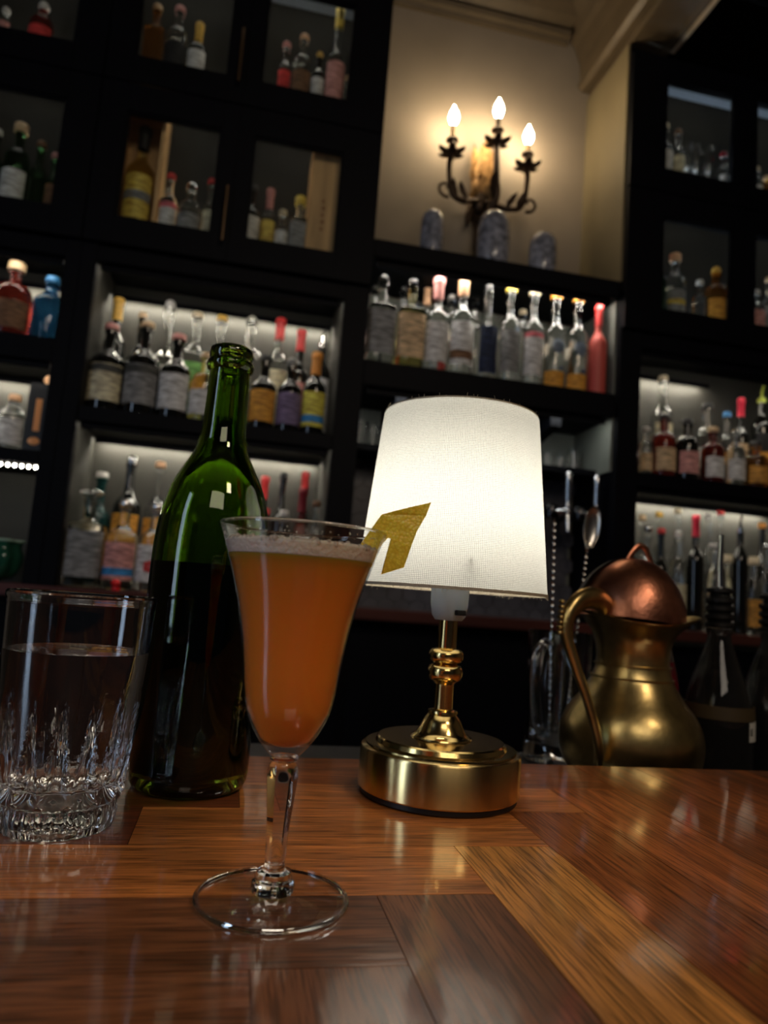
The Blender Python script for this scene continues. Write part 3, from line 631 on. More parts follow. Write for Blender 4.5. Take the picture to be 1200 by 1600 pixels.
# ---- objects among the bottles
M_PINE = mat('pale_pine_box', (0.60, 0.36, 0.16), 0.6, var=0.28, vscale=26, stretch=(1, 1, 0.12))
t = thing('wooden_box', 'open fronted pale wooden bottle box standing in the lower cabinet window', 'box', (-0.375, 2.078, 2.1656))
b = bmesh.new()
box(b, -0.068, -0.058, -0.05, 0.05, 0, 0.40); box(b, 0.045, 0.055, -0.05, 0.05, 0, 0.40)
box(b, -0.058, 0.045, -0.05, 0.05, 0.39, 0.40); box(b, -0.058, 0.045, -0.05, 0.05, 0, 0.010)
box(b, -0.058, 0.045, 0.044, 0.05, 0.010, 0.39)
M_PINE
mkobj('box_body', b, M_PINE, t)
make_bottle(-0.382, 2.066, 2.1765, 0.33, 0.040, 'std', 'yellow', 'foil', 'black', 'gold', 'grey', 'gold liquid bottle with black cap standing in open wooden box', 'boxed bottle')
t = thing('wooden_box', 'tall closed pale wooden box at right side of lower cabinet window', 'box', (0.160, 2.078, 2.1656))
mkobj('box_body', boxbm(-0.052, 0.052, -0.05, 0.05, 0, 0.355, bev=0.002), M_PINE, t)
mkobj('lid', boxbm(-0.050, 0.050, -0.054, -0.0505, 0.004, 0.350), M_PINE, t)
b = bmesh.new()
for k in range(5): box(b, -0.012, -0.004 + 0.003 * (k % 2), -0.0552, -0.0541, 0.10 + 0.022 * k, 0.112 + 0.022 * k)
mkobj('burnt_mark', b, mat('burnt_wood_mark', (0.30, 0.13, 0.05), 0.7), t)
t = thing('boxed_bottle', 'black gift box bottle with copper coloured trim on left edge shelf', 'bottle', (-0.569, 2.085, 1.5106))
mkobj('body', boxbm(-0.028, 0.028, -0.03, 0.03, 0, 0.195, bev=0.003), mat('black_card', (0.01, 0.009, 0.009), 0.4), t)
b = bmesh.new(); sphere(b, (0, -0.0285, 0.032), 0.022, 14, (1, 0.1, 0.7)); box(b, -0.006, 0.010, -0.0315, -0.0300, 0.06, 0.15)
mkobj('badge', b, mat('copper_print', (0.75, 0.30, 0.10), 0.35, 0.5), t, True, 40)
b = bmesh.new(); sphere(b, (0.010, 0, 0.213), 0.013, 14); lathe(b, [(0, 0.195), (0.008, 0.195), (0.008, 0.203), (0, 0.203)], 12, cx=0.01)
mkobj('cap', b, paint('peach'), t, True)
# scalloped green glass bowl
def scal(th, r, z): return r * (1 + 0.10 * min(1.0, z / 0.05) * math.cos(8 * th))
pr = smoothp([(0.030, 0.004), (0.055, 0.010), (0.070, 0.035), (0.074, 0.065), (0.066, 0.092), (0.070, 0.105)], 3)
prin = [(r - 0.004, z + 0.002) for r, z in pr[::-1]]
t = thing('green_bowl', 'scalloped dark green glass bowl on the back counter at the left edge', 'bowl', (-0.640, 2.075, 1.1592))
mkobj('bowl', lathe(bmesh.new(), [(0, 0), (0.030, 0)] + pr + prin + [(0, 0.008)], 64, sec=scal), mat('deep_green_glass', (0.03, 0.16, 0.10), 0.06, trans=0.5, coat=0.5), t, True, 60)
mkobj('rim', lathe(bmesh.new(), [(0.0705, 0.1053), (0.0735, 0.1065), (0.0745, 0.1095), (0.0715, 0.112), (0.0675, 0.110), (0.0665, 0.1075), (0.0705, 0.1053)], 64, sec=scal), mat('pale_green_glass_rim', (0.35, 0.5, 0.42), 0.12), t, True, 60)

# upturned / stemmed glasses
def small_glass(x, y, z, r, h, label, grp, stem=False):
    t = thing('drinking_glass', label, 'glass', (x, y, z + 0.0006), grp)
    if stem:
        o = [(0, 0.0), (r * 0.85, 0.0), (r * 0.85, 0.002), (0.004, 0.006), (0.0035, h * 0.4), (r * 0.8, h * 0.52), (r, h * 0.75), (r * 0.85, h)]
        i = [(r * 0.85 - 0.0015, h), (r - 0.0015, h * 0.75), (r * 0.75, h * 0.53), (0, h * 0.44)]
    else:
        o = [(0, 0), (r * 0.85, 0), (r, h)]; i = [(r - 0.002, h), (r * 0.85 - 0.002, 0.012), (0, 0.012)]
    latheobj('body', o + i, M_GLASS, t, 24)
for k, (x, h, r) in enumerate(((0.345, 0.085, 0.022), (0.387, 0.075, 0.018), (0.985, 0.060, 0.022), (1.034, 0.052, 0.022), (1.080, 0.075, 0.022))):
    small_glass(x, 2.18, 1.655, r, h, ['small glass at the left end of the tile shelf, left of the lampshade', 'small glass nearest the lampshade on its left',
        'small glass just right of the lampshade top', 'low glass in the middle of the three right of the lampshade', 'tallest glass at the right end of the tile shelf'][k], 'glasses on the tile shelf')
for k, (x, y, h) in enumerate(((1.395, 2.062, 0.185), (1.435, 2.072, 0.20), (1.475, 2.060, 0.185))):
    small_glass(x, y, 2.6552, 0.018, h, ['tall stemmed glass left of three in right cabinet top window', 'tall stemmed glass middle of three in right cabinet top window',
        'tall stemmed glass right of three in right cabinet top window'][k], 'stemmed glasses in the right top window', True)

# ceramic jars under the sconce
M_CER = mat('blue_white_ceramic', (0.24, 0.25, 0.30), 0.22, var=0.5, vscale=45, coat=0.5)
def jar(x, y, r, h, label):
    t = thing('ceramic_jar', label, 'jar', (x, y, 2.2606), 'ceramic jars under the sconce')
    pr = smoothp([(0.86 * r, 0.002), (0.95 * r, 0.02), (r, 0.3 * h), (r, 0.62 * h), (0.93 * r, 0.78 * h)], 3)
    latheobj('body', [(0, 0), (0.82 * r, 0)] + pr + [(0, 0.78 * h)], M_CER, t, 32)
    latheobj('lid', [(0.96 * r, 0.782 * h)] + smoothp([(0.93 * r, 0.80 * h), (0.78 * r, 0.90 * h), (0.50 * r, 0.965 * h), (0.16 * r, 0.985 * h)], 3) + [(0, 0.985 * h)], M_CER, t, 32)
    b = bmesh.new(); sphere(b, (-r * 0.25, 0, h * 0.985), r * 0.16, 12); sphere(b, (r * 0.25, 0, h * 0.985), r * 0.16, 12)
    tube(b, [(-r * 0.25, 0, h * 0.985), (0, 0, h * 1.02), (r * 0.25, 0, h * 0.985)], r * 0.09, 8)
    mkobj('lid_handle', b, M_CER, t, True)
jar(0.506, 2.07, 0.037, 0.165, 'blue and white ceramic jar, leftmost of three under the sconce')
jar(0.703, 2.05, 0.052, 0.185, 'blue and white ceramic jar, largest and middle of three under the sconce')
jar(0.877, 2.06, 0.045, 0.150, 'blue and white ceramic jar, rightmost and lowest of three under the sconce')

# ================================================================ WALL SCONCE
M_FLAME = mat('flame_bulb_glow', (1, 1, 1), 0.3, emit=(1.0, 0.78, 0.49), es=CANDLE)
M_CANDLE = mat('ivory_candle_sleeve', (0.45, 0.28, 0.10), 0.5)
SX, SY = 0.715, 2.285
s = thing('wall_sconce', 'ornate dark bronze wall sconce with three lit candle bulbs', 'wall lamp', (SX, SY, 2.60))
def L(p): return (p[0] - SX, p[1] - SY, p[2] - 2.60)
def leaf(bm, base, tip, wid, curl, n=8, th=0.003, side=Vector((1, 0, 0))):
    base = Vector(base); tip = Vector(tip); rows = []
    d = tip - base; nrm = d.cross(side).normalized()
    for i in range(n + 1):
        a = i / n; c = base + d * a + nrm * (curl * math.sin(PI * a * 0.9))
        wv = wid * math.sin(PI * min(1, 0.12 + a * 0.88)) ** 0.7 * (1 - 0.25 * abs(math.sin(a * 9)))
        rows.append([bm.verts.new(c + side * (wv * k) + nrm * (0.25 * wid * (1 - k * k)) + nrm * (th * q)) for q in (0, 1) for k in (-1, -0.5, 0, 0.5, 1)])
    for a, b in zip(rows, rows[1:]):
        for k in range(4):
            bm.faces.new((a[k], a[k + 1], b[k + 1], b[k])); bm.faces.new((a[5 + k], b[5 + k], b[6 + k], a[6 + k]))
        bm.faces.new((a[0], b[0], b[5], a[5])); bm.faces.new((a[4], a[9], b[9], b[4]))
    bm.faces.new((*rows[0][:5], *rows[0][9:4:-1])); bm.faces.new((*rows[-1][5:], *rows[-1][4::-1]))
    return bm
b = bmesh.new()
leaf(b, (0.00, -0.014, 0.03), (0.012, -0.020, 0.245), 0.034, -0.018)
leaf(b, (-0.015, -0.014, 0.03), (-0.030, -0.02, 0.215), 0.022, -0.012)
leaf(b, (0.018, -0.014, 0.03), (0.040, -0.02, 0.205), 0.022, -0.012)
leaf(b, (0.0, -0.02, -0.04), (-0.010, -0.045, 0.09), 0.045, -0.03)
for v in b.verts: v.co.y = min(v.co.y, -0.003)
mkobj('leaf_plate', b, M_GILT, s, True, 50)
b = bmesh.new()
leaf(b, (0.0, -0.014, 0.0), (0.014, -0.02, -0.235), 0.030, 0.012)
leaf(b, (-0.015, -0.014, 0.02), (-0.045, -0.03, -0.11), 0.024, 0.012)
leaf(b, (0.015, -0.014, 0.02), (0.050, -0.03, -0.11), 0.024, 0.012)
sphere(b, (0, -0.035, -0.01), 0.034, 14, (1, 0.7, 1.3))
for v in b.verts: v.co.y = min(v.co.y, -0.003)
mkobj('back_plate', b, M_BRONZE, s, True, 50)
arms = [((0.582, 2.185, 2.8327), 0.067, -1), ((0.7347, 2.165, 2.8889), 0.058, 0), ((0.8563, 2.185, 2.8379), 0.050, 1)]
for (bx, by, bz), cl, sd in arms:
    cup = bz - 0.045 - 0.055
    a = bmesh.new()
    if sd:
        path = [L((SX, 2.25, 2.595)), L((SX + (bx - SX) * 0.30, 2.22, 2.575)), L((SX + (bx - SX) * 0.62, 2.19, 2.550)),
                L((SX + (bx - SX) * 0.93, 2.186, 2.570)), L((bx + 0.004 * sd, by, cup - 0.075)), L((bx, by, cup - 0.03))]
        tube(a, smoothp(path, 5), [0.014, 0.010, 0.009, 0.011], 8)
        c0 = Vector(L((bx + sd * 0.012, by, 2.575)))
        sp = [c0 + Vector((sd * (0.034 - 0.0028 * k) * math.cos(k * 0.5 - 1.9), -0.005, (0.034 - 0.0028 * k) * math.sin(k * 0.5 - 1.9) + 0.004)) for k in range(10)]
        tube(a, sp, [0.0065, 0.004], 8); sphere(a, sp[-1], 0.008, 10)
        leaf(a, L((SX + (bx - SX) * 0.55, 2.18, 2.555)), L((SX + (bx - SX) * 0.75, 2.165, 2.605)), 0.014, 0.010); leaf(a, L((SX + (bx - SX) * 0.80, 2.18, 2.56)), L((SX + (bx - SX) * 0.95, 2.165, 2.615)), 0.011, 0.008)
    else:
        tube(a, smoothp([L((SX, 2.25, 2.52)), L((0.726, 2.20, 2.52)), L((0.745, 2.165, 2.575)), L((0.738, 2.160, 2.64)), L((bx, by, cup - 0.03))], 5), [0.016, 0.012, 0.012], 8)
        leaf(a, L((0.735, 2.155, 2.56)), L((0.728, 2.135, 2.65)), 0.020, 0.010)
    ar = mkobj('arm', a, M_BRONZE, s, True, 50)
    c = bmesh.new(); cx, cyy, cz = L((bx, by, cup))
    lathe(c, [(0.0, -0.045), (0.008, -0.042), (0.006, -0.03), (0.016, -0.022), (0.020, -0.012), (0.010, -0.004), (0.008, 0.012), (0.014, 0.018), (0.022, 0.022), (0.020, 0.027), (0.0, 0.027)], 16, cx=cx, cy=cyy, cz=cz)
    for k in range(6):
        q = 2 * PI * k / 6 + 0.3
        dv = Vector((math.cos(q), math.sin(q), 0)); sd2 = Vector((-math.sin(q), math.cos(q), 0))
        leaf(c, Vector((cx, cyy, cz - 0.022)) + dv * 0.012, Vector((cx, cyy, cz - 0.012)) + dv * 0.052, 0.016, -0.007, side=sd2)
    mkobj('drip_cup', c, M_BRONZE, s, True, 50)
    c = bmesh.new(); lathe(c, [(0, 0.0275), (0.0075, 0.0275), (0.0075, cl + 0.012), (0, cl + 0.012)], 16, cx=cx, cy=cyy, cz=cz)
    ca = mkobj('candle_sleeve', c, M_CANDLE if sd >= 1 else (M_CANDLE if sd else M_BRONZE), s, True, 40)
    c = bmesh.new(); z0 = cz + cl + 0.0125
    lathe(c, [(0, 0)] + smoothp([(0.006, 0.001), (0.013, 0.012), (0.0165, 0.028), (0.013, 0.046), (0.006, 0.060), (0.0015, 0.072)], 3) + [(0, 0.074)], 20, cx=cx, cy=cyy, cz=z0)
    mkobj('flame_bulb', c, M_FLAME, ca, True)

# ================================================================ BEER TAPS
def tap(x, label):
    t = thing('beer_tap', label, 'tap', (x, 2.06, 1.46), 'beer taps')
    b = bmesh.new()
    tube(b, [(-0.035, 0.198, 0.042), (-0.035, 0.03, 0.042)], 0.012, 14)
    lathe(b, [(0, 0.022), (0.022, 0.022), (0.024, 0.032), (0.024, 0.052), (0.020, 0.064), (0, 0.064)], 20, cx=-0.035, cy=0.03)
    mkobj('shank', b, mat('black_chrome', (0.05, 0.05, 0.055), 0.15, 1.0), t, True, 40)
    b = bmesh.new()
    tube(b, [(-0.035, 0.03, 0.042), (-0.012, 0.0, 0.044), (0.0, -0.012, 0.040)], 0.0095, 12)
    sphere(b, (0, -0.012, 0.042), 0.014, 14)
    tube(b, [(0, -0.012, 0.040), (0.0, -0.018, 0.010), (0.0, -0.022, -0.022)], [0.010, 0.0065], 12)
    mkobj('spout', b, M_CHROME, t, True, 40)
    b = bmesh.new()
    lathe(b, [(0, 0.052), (0.008, 0.053), (0.0095, 0.062), (0.0075, 0.068), (0.0095, 0.078), (0.0115, 0.135), (0.013, 0.152), (0.011, 0.163), (0.005, 0.169), (0, 0.169)], 20, cy=-0.012)
    mkobj('handle', b, M_CHROME, t, True, 40)
    return t
tap(0.998, 'chrome beer tap nearer the lampshade, in front of hexagon tiles')
tap(1.096, 'chrome beer tap above the copper strainer, beside the cabinet')

# ================================================================ THE BAR
M_WOOD = bpy.data.materials.new('varnished_hardwood_planks'); M_WOOD.use_nodes = True
nt = M_WOOD.node_tree; pb = nt.nodes['Principled BSDF']
uvn = nt.nodes.new('ShaderNodeUVMap'); uvn.uv_map = 'grain'
at = nt.nodes.new('ShaderNodeAttribute'); at.attribute_name = 'tint'
def nz(scale, sx, sy, det=6, dist=0.0):
    mp = nt.nodes.new('ShaderNodeMapping'); mp.inputs['Scale'].default_value = (sx, sy, 1)
    n = nt.nodes.new('ShaderNodeTexNoise'); n.inputs['Scale'].default_value = scale; n.inputs['Detail'].default_value = det
    n.inputs['Distortion'].default_value = dist
    nt.links.new(uvn.outputs[0], mp.inputs[0]); nt.links.new(mp.outputs[0], n.inputs['Vector']); return n
def ramp(src, p0, c0, p1, c1):
    r = nt.nodes.new('ShaderNodeValToRGB'); r.color_ramp.elements[0].position = p0; r.color_ramp.elements[0].color = (c0, c0, c0, 1)
    r.color_ramp.elements[1].position = p1; r.color_ramp.elements[1].color = (c1, c1, c1, 1)
    nt.links.new(src, r.inputs[0]); return r
def mul(a, b_, f=1.0):
    m_ = nt.nodes.new('ShaderNodeMix'); m_.data_type = 'RGBA'; m_.blend_type = 'MULTIPLY'; m_.inputs[0].default_value = f
    nt.links.new(a, m_.inputs[6]); nt.links.new(b_, m_.inputs[7]); return m_.outputs[2]
g1 = ramp(nz(1.0, 7, 120, 6, 0.6).outputs['Fac'], 0.35, 0.62, 0.65, 1.20)
g2 = ramp(nz(1.0, 28, 620, 4).outputs['Fac'], 0.40, 0.30, 0.52, 1.0)
g3 = ramp(nz(1.0, 4, 14, 2).outputs['Fac'], 0.3, 0.75, 0.7, 1.2)
c = mul(at.outputs['Color'], g1.outputs[0]); c = mul(c, g2.outputs[0], 0.75); c = mul(c, g3.outputs[0])
nt.links.new(c, pb.inputs['Base Color'])
pb.inputs['Roughness'].default_value = 0.40
pb.inputs['Coat Weight'].default_value = 0.9
pb.inputs['Coat IOR'].default_value = 1.8; pb.inputs['Specular IOR Level'].default_value = 0.25
rr = ramp(nz(1.0, 14, 60, 3).outputs['Fac'], 0.3, 0.05, 0.7, 0.13)
nt.links.new(rr.outputs[0], pb.inputs['Coat Roughness'])
bp = nt.nodes.new('ShaderNodeBump'); bp.inputs['Strength'].default_value = 0.22; bp.inputs['Distance'].default_value = 0.0005
nb = nz(1.0, 30, 160, 3)
nt.links.new(nb.outputs['Fac'], bp.inputs['Height']); nt.links.new(bp.outputs[0], pb.inputs['Normal'])
nt.links.new(bp.outputs[0], pb.inputs['Coat Normal'])

def build_bar_top():
    XL, XR, YB, YT = -1.6, 2.4, -0.35, 0.642
    bm = bmesh.new()
    uv = bm.loops.layers.uv.new('grain'); tl = bm.loops.layers.float_color.new('tint')
    rnd = random.Random(3)
    def quad(x0, x1, y0, y1, along, col):
        g = 0.00022
        vs = [bm.verts.new((x, y, BZ)) for x, y in ((x0 + g, y0 + g), (x1 - g, y0 + g), (x1 - g, y1 - g), (x0 + g, y1 - g))]
        lo = [bm.verts.new((v.co.x, v.co.y, BZ - 0.0012)) for v in vs]
        ou, ov = rnd.uniform(0, 50), rnd.uniform(0, 50)
        fs = [bm.faces.new(vs)] + [bm.faces.new((vs[k], lo[k], lo[(k + 1) % 4], vs[(k + 1) % 4])) for k in range(4)]
        for f in fs:
            for l in f.loops:
                x, y = l.vert.co.x, l.vert.co.y
                l[uv].uv = (x + ou, y + ov) if along == 'x' else (y + ou, x + ov)
                l[tl] = (*col, 1)
    RED = (0.38, 0.105, 0.024); ORA = (0.68, 0.22, 0.050); GOLD = (0.80, 0.33, 0.075); DK = (0.24, 0.055, 0.018); MID = (0.50, 0.14, 0.035)
    BR = (0.30, 0.105, 0.038)
    ys = [-0.35, -0.28, -0.215, -0.15, -0.085, -0.02, 0.045, 0.11, 0.17, 0.23, 0.292, 0.358, 0.4258, 0.495, 0.5575, YT]
    xs = [-0.53, -0.47, -0.41, -0.35, -0.285, -0.225, -0.165, -0.10, -0.040, 0.020, 0.083, 0.144, 0.206, 0.2665, 0.330]
    # rows (grain along x): row i runs from XL to the stair x
    for i in range(len(ys) - 1):
        y0, y1 = ys[i], ys[i + 1]; xe = xs[i]
        cuts = {11: [-0.40], 12: [-0.043], 13: [-0.16, 0.018], 14: [-0.20, 0.05]}.get(i, [rnd.uniform(-0.9, -0.5)])
        cols = {11: [MID, ORA], 12: [DK, ORA], 13: [DK, DK, ORA], 14: [RED, MID, RED], 10: [BR, BR], 9: [BR, BR], 8: [DK, BR]}.get(i)
        edges = [XL] + [c_ for c_ in cuts if c_ < xe - 0.05] + [xe]
        for k in range(len(edges) - 1):
            if edges[k + 1] <= edges[k]: continue
            col = cols[k] if cols and k < len(cols) else rnd.choice((RED, BR, MID))
            quad(edges[k], edges[k + 1], y0, y1, 'x', col)
    # columns (grain along y) right of the stair
    for j in range(len(xs) - 1):
        x0, x1 = xs[j], xs[j + 1]
        col = {10: BR, 11: GOLD, 12: RED, 13: MID, 9: BR}.get(j, rnd.choice((RED, BR, MID)))
        quad(x0, x1, YB, ys[j + 1], 'y', col)
    x = xs[-1]; k = 0; rot = [RED, MID, RED, BR, MID, RED, MID]
    while x < XR:
        x1 = min(x + 0.0625, XR)
        cut = rnd.uniform(-0.2, 0.45)
        quad(x, x1, YB, cut, 'y', rot[(k + 2) % 7]); quad(x, x1, cut, YT, 'y', rot[k % 7])
        x = x1; k += 1
    o = mkobj('bar_top', bm, M_WOOD)
    return o
t = thing('bar_counter', 'varnished hardwood plank bar counter in the foreground', 'bar counter', (0.2, 0.14, 0))
o = build_bar_top(); o.parent = t; o.location = (-0.2, -0.14, 0)
M_CORE = mat('dark_wood_core', (0.06, 0.02, 0.012), 0.5)
o = mkobj('counter_slab', boxbm(-1.6, 2.4, -0.35, 0.642, 1.005, BZ - 0.0012), M_CORE, t); o.location = (-0.2, -0.14, 0)
o = mkobj('bar_front', boxbm(-1.6, 2.4, 0.10, 0.60, 0.0, 1.005), M_NAVY, t); o.location = (-0.2, -0.14, 0)
# lower service ledge behind the bar
LZ = 1.000
tag(mkobj('service_ledge', boxbm(-0.6, 2.2, 0.646, 0.935, 0.96, LZ, bev=0.003), mat('dark_steel_ledge', (0.05, 0.05, 0.055), 0.4, 0.6)),
    'narrow dark service ledge behind the bar under the brass pitcher', 'ledge')

# ================================================================ COCKTAIL GLASS
GX, GY = 0.0315, 0.352
M_BOWL = thin_glass('thin_stemware_glass', (0.985, 0.99, 0.985), 1.45)
g = thing('cocktail_glass', 'stemmed flared cocktail glass of orange drink with foam in the foreground', 'cocktail glass', (GX, GY, BZ + 0.0005))
bo = smoothp([(0.0068, 0.0660), (0.0100, 0.0690), (0.0155, 0.0765), (0.0200, 0.0860), (0.0226, 0.0980), (0.0243, 0.1120), (0.0262, 0.1240), (0.0295, 0.1390),
              (0.0340, 0.1540), (0.0382, 0.1670), (0.0409, 0.1740)], 4)
bi = [(r - 0.0008 if z > 0.08 else max(0.0, r - 0.0009), z if z > 0.085 else z + 0.0010) for r, z in bo][::-1]
bi = [p for p in bi if p[1] > 0.0712]
bowl_prof = bo + [(0.0408, 0.1746), (0.0402, 0.1746)] + bi[1:] + [(0.004, 0.0700), (0, 0.0698)]
mkobj('bowl', lathe(bmesh.new(), bowl_prof, 96), M_BOWL, g, True, 60)
mkobj('rim', lathe(bmesh.new(), [(0.0404 + 0.0007 * math.cos(a), 0.1748 + 0.0007 * math.sin(a)) for a in [2 * PI * k / 10 for k in range(11)]], 96), M_GLASS, g, True, 60)
stem = [(0, 0.0045), (0.0098, 0.0045), (0.0103, 0.0062), (0.0100, 0.0085), (0.0085, 0.0096), (0.0088, 0.0110), (0.0080, 0.0132), (0.0056, 0.0140), (0.0047, 0.0160)] + \
       smoothp([(0.0047, 0.0180), (0.0049, 0.0260), (0.0053, 0.0340), (0.0062, 0.0440), (0.0070, 0.0530), (0.0072, 0.0580), (0.0066, 0.0615), (0.0056, 0.0632)], 4) + \
       [(0.0066, 0.0640), (0.0068, 0.0656), (0.0050, 0.0659), (0, 0.0659)]
def stsec(th, r, z):
    k = max(0, min(1, (z - 0.020) / 0.008)) * max(0, min(1, (0.061 - z) / 0.005))
    a = (th % (PI / 3)) - PI / 6
    return r * (1 + k * (math.cos(PI / 6) / math.cos(a) * 1.03 - 1))
mkobj('stem', lathe(bmesh.new(), stem, 72, sec=stsec), M_GLASS, g, True, 25)
foot = [(0, 0.0002), (0.030, 0.0002), (0.0350, 0.0006), (0.0358, 0.0013), (0.0354, 0.0020), (0.0340, 0.0022), (0.026, 0.0026), (0.016, 0.0034), (0.0110, 0.0043), (0, 0.0044)]
mkobj('foot', lathe(bmesh.new(), foot, 96), M_BOWL, g, True, 50)
ringp = [(0.0338, 0.0006), (0.0356, 0.0006), (0.0362, 0.0014), (0.0357, 0.0023), (0.0346, 0.0026), (0.0338, 0.0022), (0.0338, 0.0006)]
mkobj('foot_rim', lathe(bmesh.new(), ringp, 96), M_GLASS, g, True, 50)
# drink
M_DRINK = mat('cloudy_orange_cocktail', (0.93, 0.27, 0.03), 0.30, sss=1.0, srad=(0.030, 0.0085, 0.0022), spec=0.2)
dr = [(0, 0.0704), (0.006, 0.0708)] + [(r - 0.0001, z) for r, z in bi[::-1] if 0.0722 < z < 0.1590]
rt = dr[-1][0]
dr += [(rt + 0.0012, 0.1600), (0, 0.1600)]
mkobj('drink', lathe(bmesh.new(), dr, 96), M_DRINK, g, True, 60)
M_FOAM = mat('pale_cocktail_foam', (0.90, 0.76, 0.64), 0.35, sss=0.6, srad=(0.006, 0.004, 0.003), bump=0.6, bscale=500)
bm = bmesh.new()
r0 = rt + 0.0012
lathe(bm, [(0, 0.1603), (r0, 0.1603), (r0 + 0.0019, 0.1662), (r0 + 0.0008, 0.1674), (r0 - 0.003, 0.1668), (0, 0.1668)], 96)
fo = mkobj('foam', bm, M_FOAM, g, True, 60)
bm = bmesh.new(); rb = random.Random(5)
for k in range(230):
    th = rb.uniform(0, 2 * PI); q = rb.choice((1, 1, 1, 0)); rr_ = (r0 + 0.0014 - abs(rb.gauss(0, 0.0015))) if q else rb.uniform(0, r0)
    s_ = rb.uniform(0.0005, 0.0018)
    sphere(bm, (rr_ * 0.985 * math.cos(th), rr_ * 0.985 * math.sin(th), 0.1668 + rb.uniform(-0.0008, 0.0006)), s_, 8)
bb = mkobj('bubbles', bm, mat('foam_bubble_film', (0.9, 0.8, 0.7), 0.08, trans=0.6, ior=1.2), fo, True); bb['kind'] = 'stuff'
bm = bmesh.new()
for k in range(70):
    th = rb.uniform(0, 2 * PI); z = rb.uniform(0.1685, 0.1722); rr_ = 0.0409 - (0.1740 - z) * 0.385 - 0.0009
    sphere(bm, (rr_ * math.cos(th), rr_ * math.sin(th), z), rb.uniform(0.0002, 0.00045), 6)
bb = mkobj('droplets', bm, M_GLASS, g, True); bb['kind'] = 'stuff'
# lemon twist: flat peel strip slotted over the rim
M_PEEL = bpy.data.materials.new('lemon_peel'); M_PEEL.use_nodes = True
nt2 = M_PEEL.node_tree; pp = nt2.nodes['Principled BSDF']
tc = nt2.nodes.new('ShaderNodeTexCoord'); vo = nt2.nodes.new('ShaderNodeTexVoronoi'); vo.inputs['Scale'].default_value = 620
nt2.links.new(tc.outputs['Object'], vo.inputs['Vector'])
rp = nt2.nodes.new('ShaderNodeValToRGB'); rp.color_ramp.elements[0].color = (1.0, 0.72, 0.08, 1); rp.color_ramp.elements[1].color = (0.85, 0.54, 0.04, 1)
rp.color_ramp.elements[0].position = 0.15; rp.color_ramp.elements[1].position = 0.75
nt2.links.new(vo.outputs['Distance'], rp.inputs[0]); nt2.links.new(rp.outputs[0], pp.inputs['Base Color'])
bpn = nt2.nodes.new('ShaderNodeBump'); bpn.inputs['Strength'].default_value = 0.5; bpn.inputs['Distance'].default_value = 0.0006; bpn.invert = True
nt2.links.new(vo.outputs['Distance'], bpn.inputs['Height']); nt2.links.new(bpn.outputs[0], pp.inputs['Normal'])
pp.inputs['Roughness'].default_value = 0.38
pp.inputs['Subsurface Weight'].default_value = 0.35; pp.inputs['Subsurface Radius'].default_value = (0.010, 0.0052, 0.001); pp.inputs['Subsurface Scale'].default_value = 1.0
peel = [(0.0699, 0.1857), (0.0765, 0.1882), (0.0860, 0.1915), (0.0962, 0.1949), (0.0936, 0.1877), (0.0888, 0.1787), (0.0863, 0.1709), (0.0834, 0.1599), (0.0722, 0.1555),
        (0.0738, 0.1650), (0.0755, 0.1738), (0.0739, 0.1742), (0.0700, 0.1690), (0.0674, 0.1660), (0.0612, 0.1652), (0.0609, 0.1703), (0.0650, 0.1775)]
bm = bmesh.new()
from mathutils.geometry import tessellate_polygon
def py_(x, z): return -0.002 + 9.0 * (x - 0.078) ** 2 + 3.0 * (z - 0.175) ** 2
fr = [bm.verts.new((x - GX, py_(x, z), z)) for x, z in peel]; bk = [bm.verts.new((x - GX, py_(x, z) + 0.0016, z)) for x, z in peel]
tri = tessellate_polygon([[Vector((x, z, 0)) for x, z in peel]])
for a, b_, c_ in tri: bm.faces.new((fr[a], fr[b_], fr[c_])); bm.faces.new((bk[c_], bk[b_], bk[a]))
n = len(peel)
for i in range(n): bm.faces.new((fr[i], fr[(i + 1) % n], bk[(i + 1) % n], bk[i]))
pe = mkobj('lemon_twist', bm, M_PEEL)
pe.location = (GX, GY, BZ + 0.0005)
tag(pe, 'folded strip of lemon peel slotted on the cocktail glass rim', 'lemon peel')

# ================================================================ TABLE LAMP
LX, LY = 0.1655, 0.535
lp = thing('table_lamp', 'lit brass table lamp with white woven tapered shade on the bar', 'table lamp', (LX, LY, BZ + 0.0005))
latheobj('rubber_foot', [(0, 0), (0.0580, 0), (0.0590, 0.001), (0.0590, 0.0042), (0, 0.0042)], M_BLACK, lp, 96)
latheobj('base', [(0, 0.0045), (0.0600, 0.0045), (0.0608, 0.0055), (0.0608, 0.0325), (0.0600, 0.0340), (0.0570, 0.0352), (0, 0.0352)], M_BRUSHED, lp, 128, auto=30)
latheobj('base_step', [(0.0570, 0.0353), (0.0568, 0.0365), (0.0500, 0.0372), (0.0488, 0.0402), (0.0475, 0.0412), (0.032, 0.0416), (0, 0.0416)], M_BRASS, lp, 128, auto=30)
st = [(0, 0.0418), (0.0235, 0.0418)] + smoothp([(0.0230, 0.0428), (0.0195, 0.0452), (0.0165, 0.0500), (0.0140, 0.0550), (0.0112, 0.0586)], 4) + \
     [(0.0106, 0.0592), (0.0116, 0.0602), (0.0112, 0.0618), (0.0085, 0.0626), (0.0074, 0.0632), (0.0072, 0.0800), (0.0074, 0.0815)] + \
     [(0.0098 + 0.0038 * math.sin(PI * k / 8), 0.0902 - 0.0062 * math.cos(PI * k / 8)) for k in range(9)] + [(0.0082, 0.0975)] + \
     [(0.0098 + 0.0038 * math.sin(PI * k / 8), 0.1030 - 0.0052 * math.cos(PI * k / 8)) for k in range(9)] + \
     [(0.0074, 0.1090), (0.0073, 0.1300), (0, 0.1300)]
latheobj('stem', st, M_BRASS, lp, 64, auto=30)
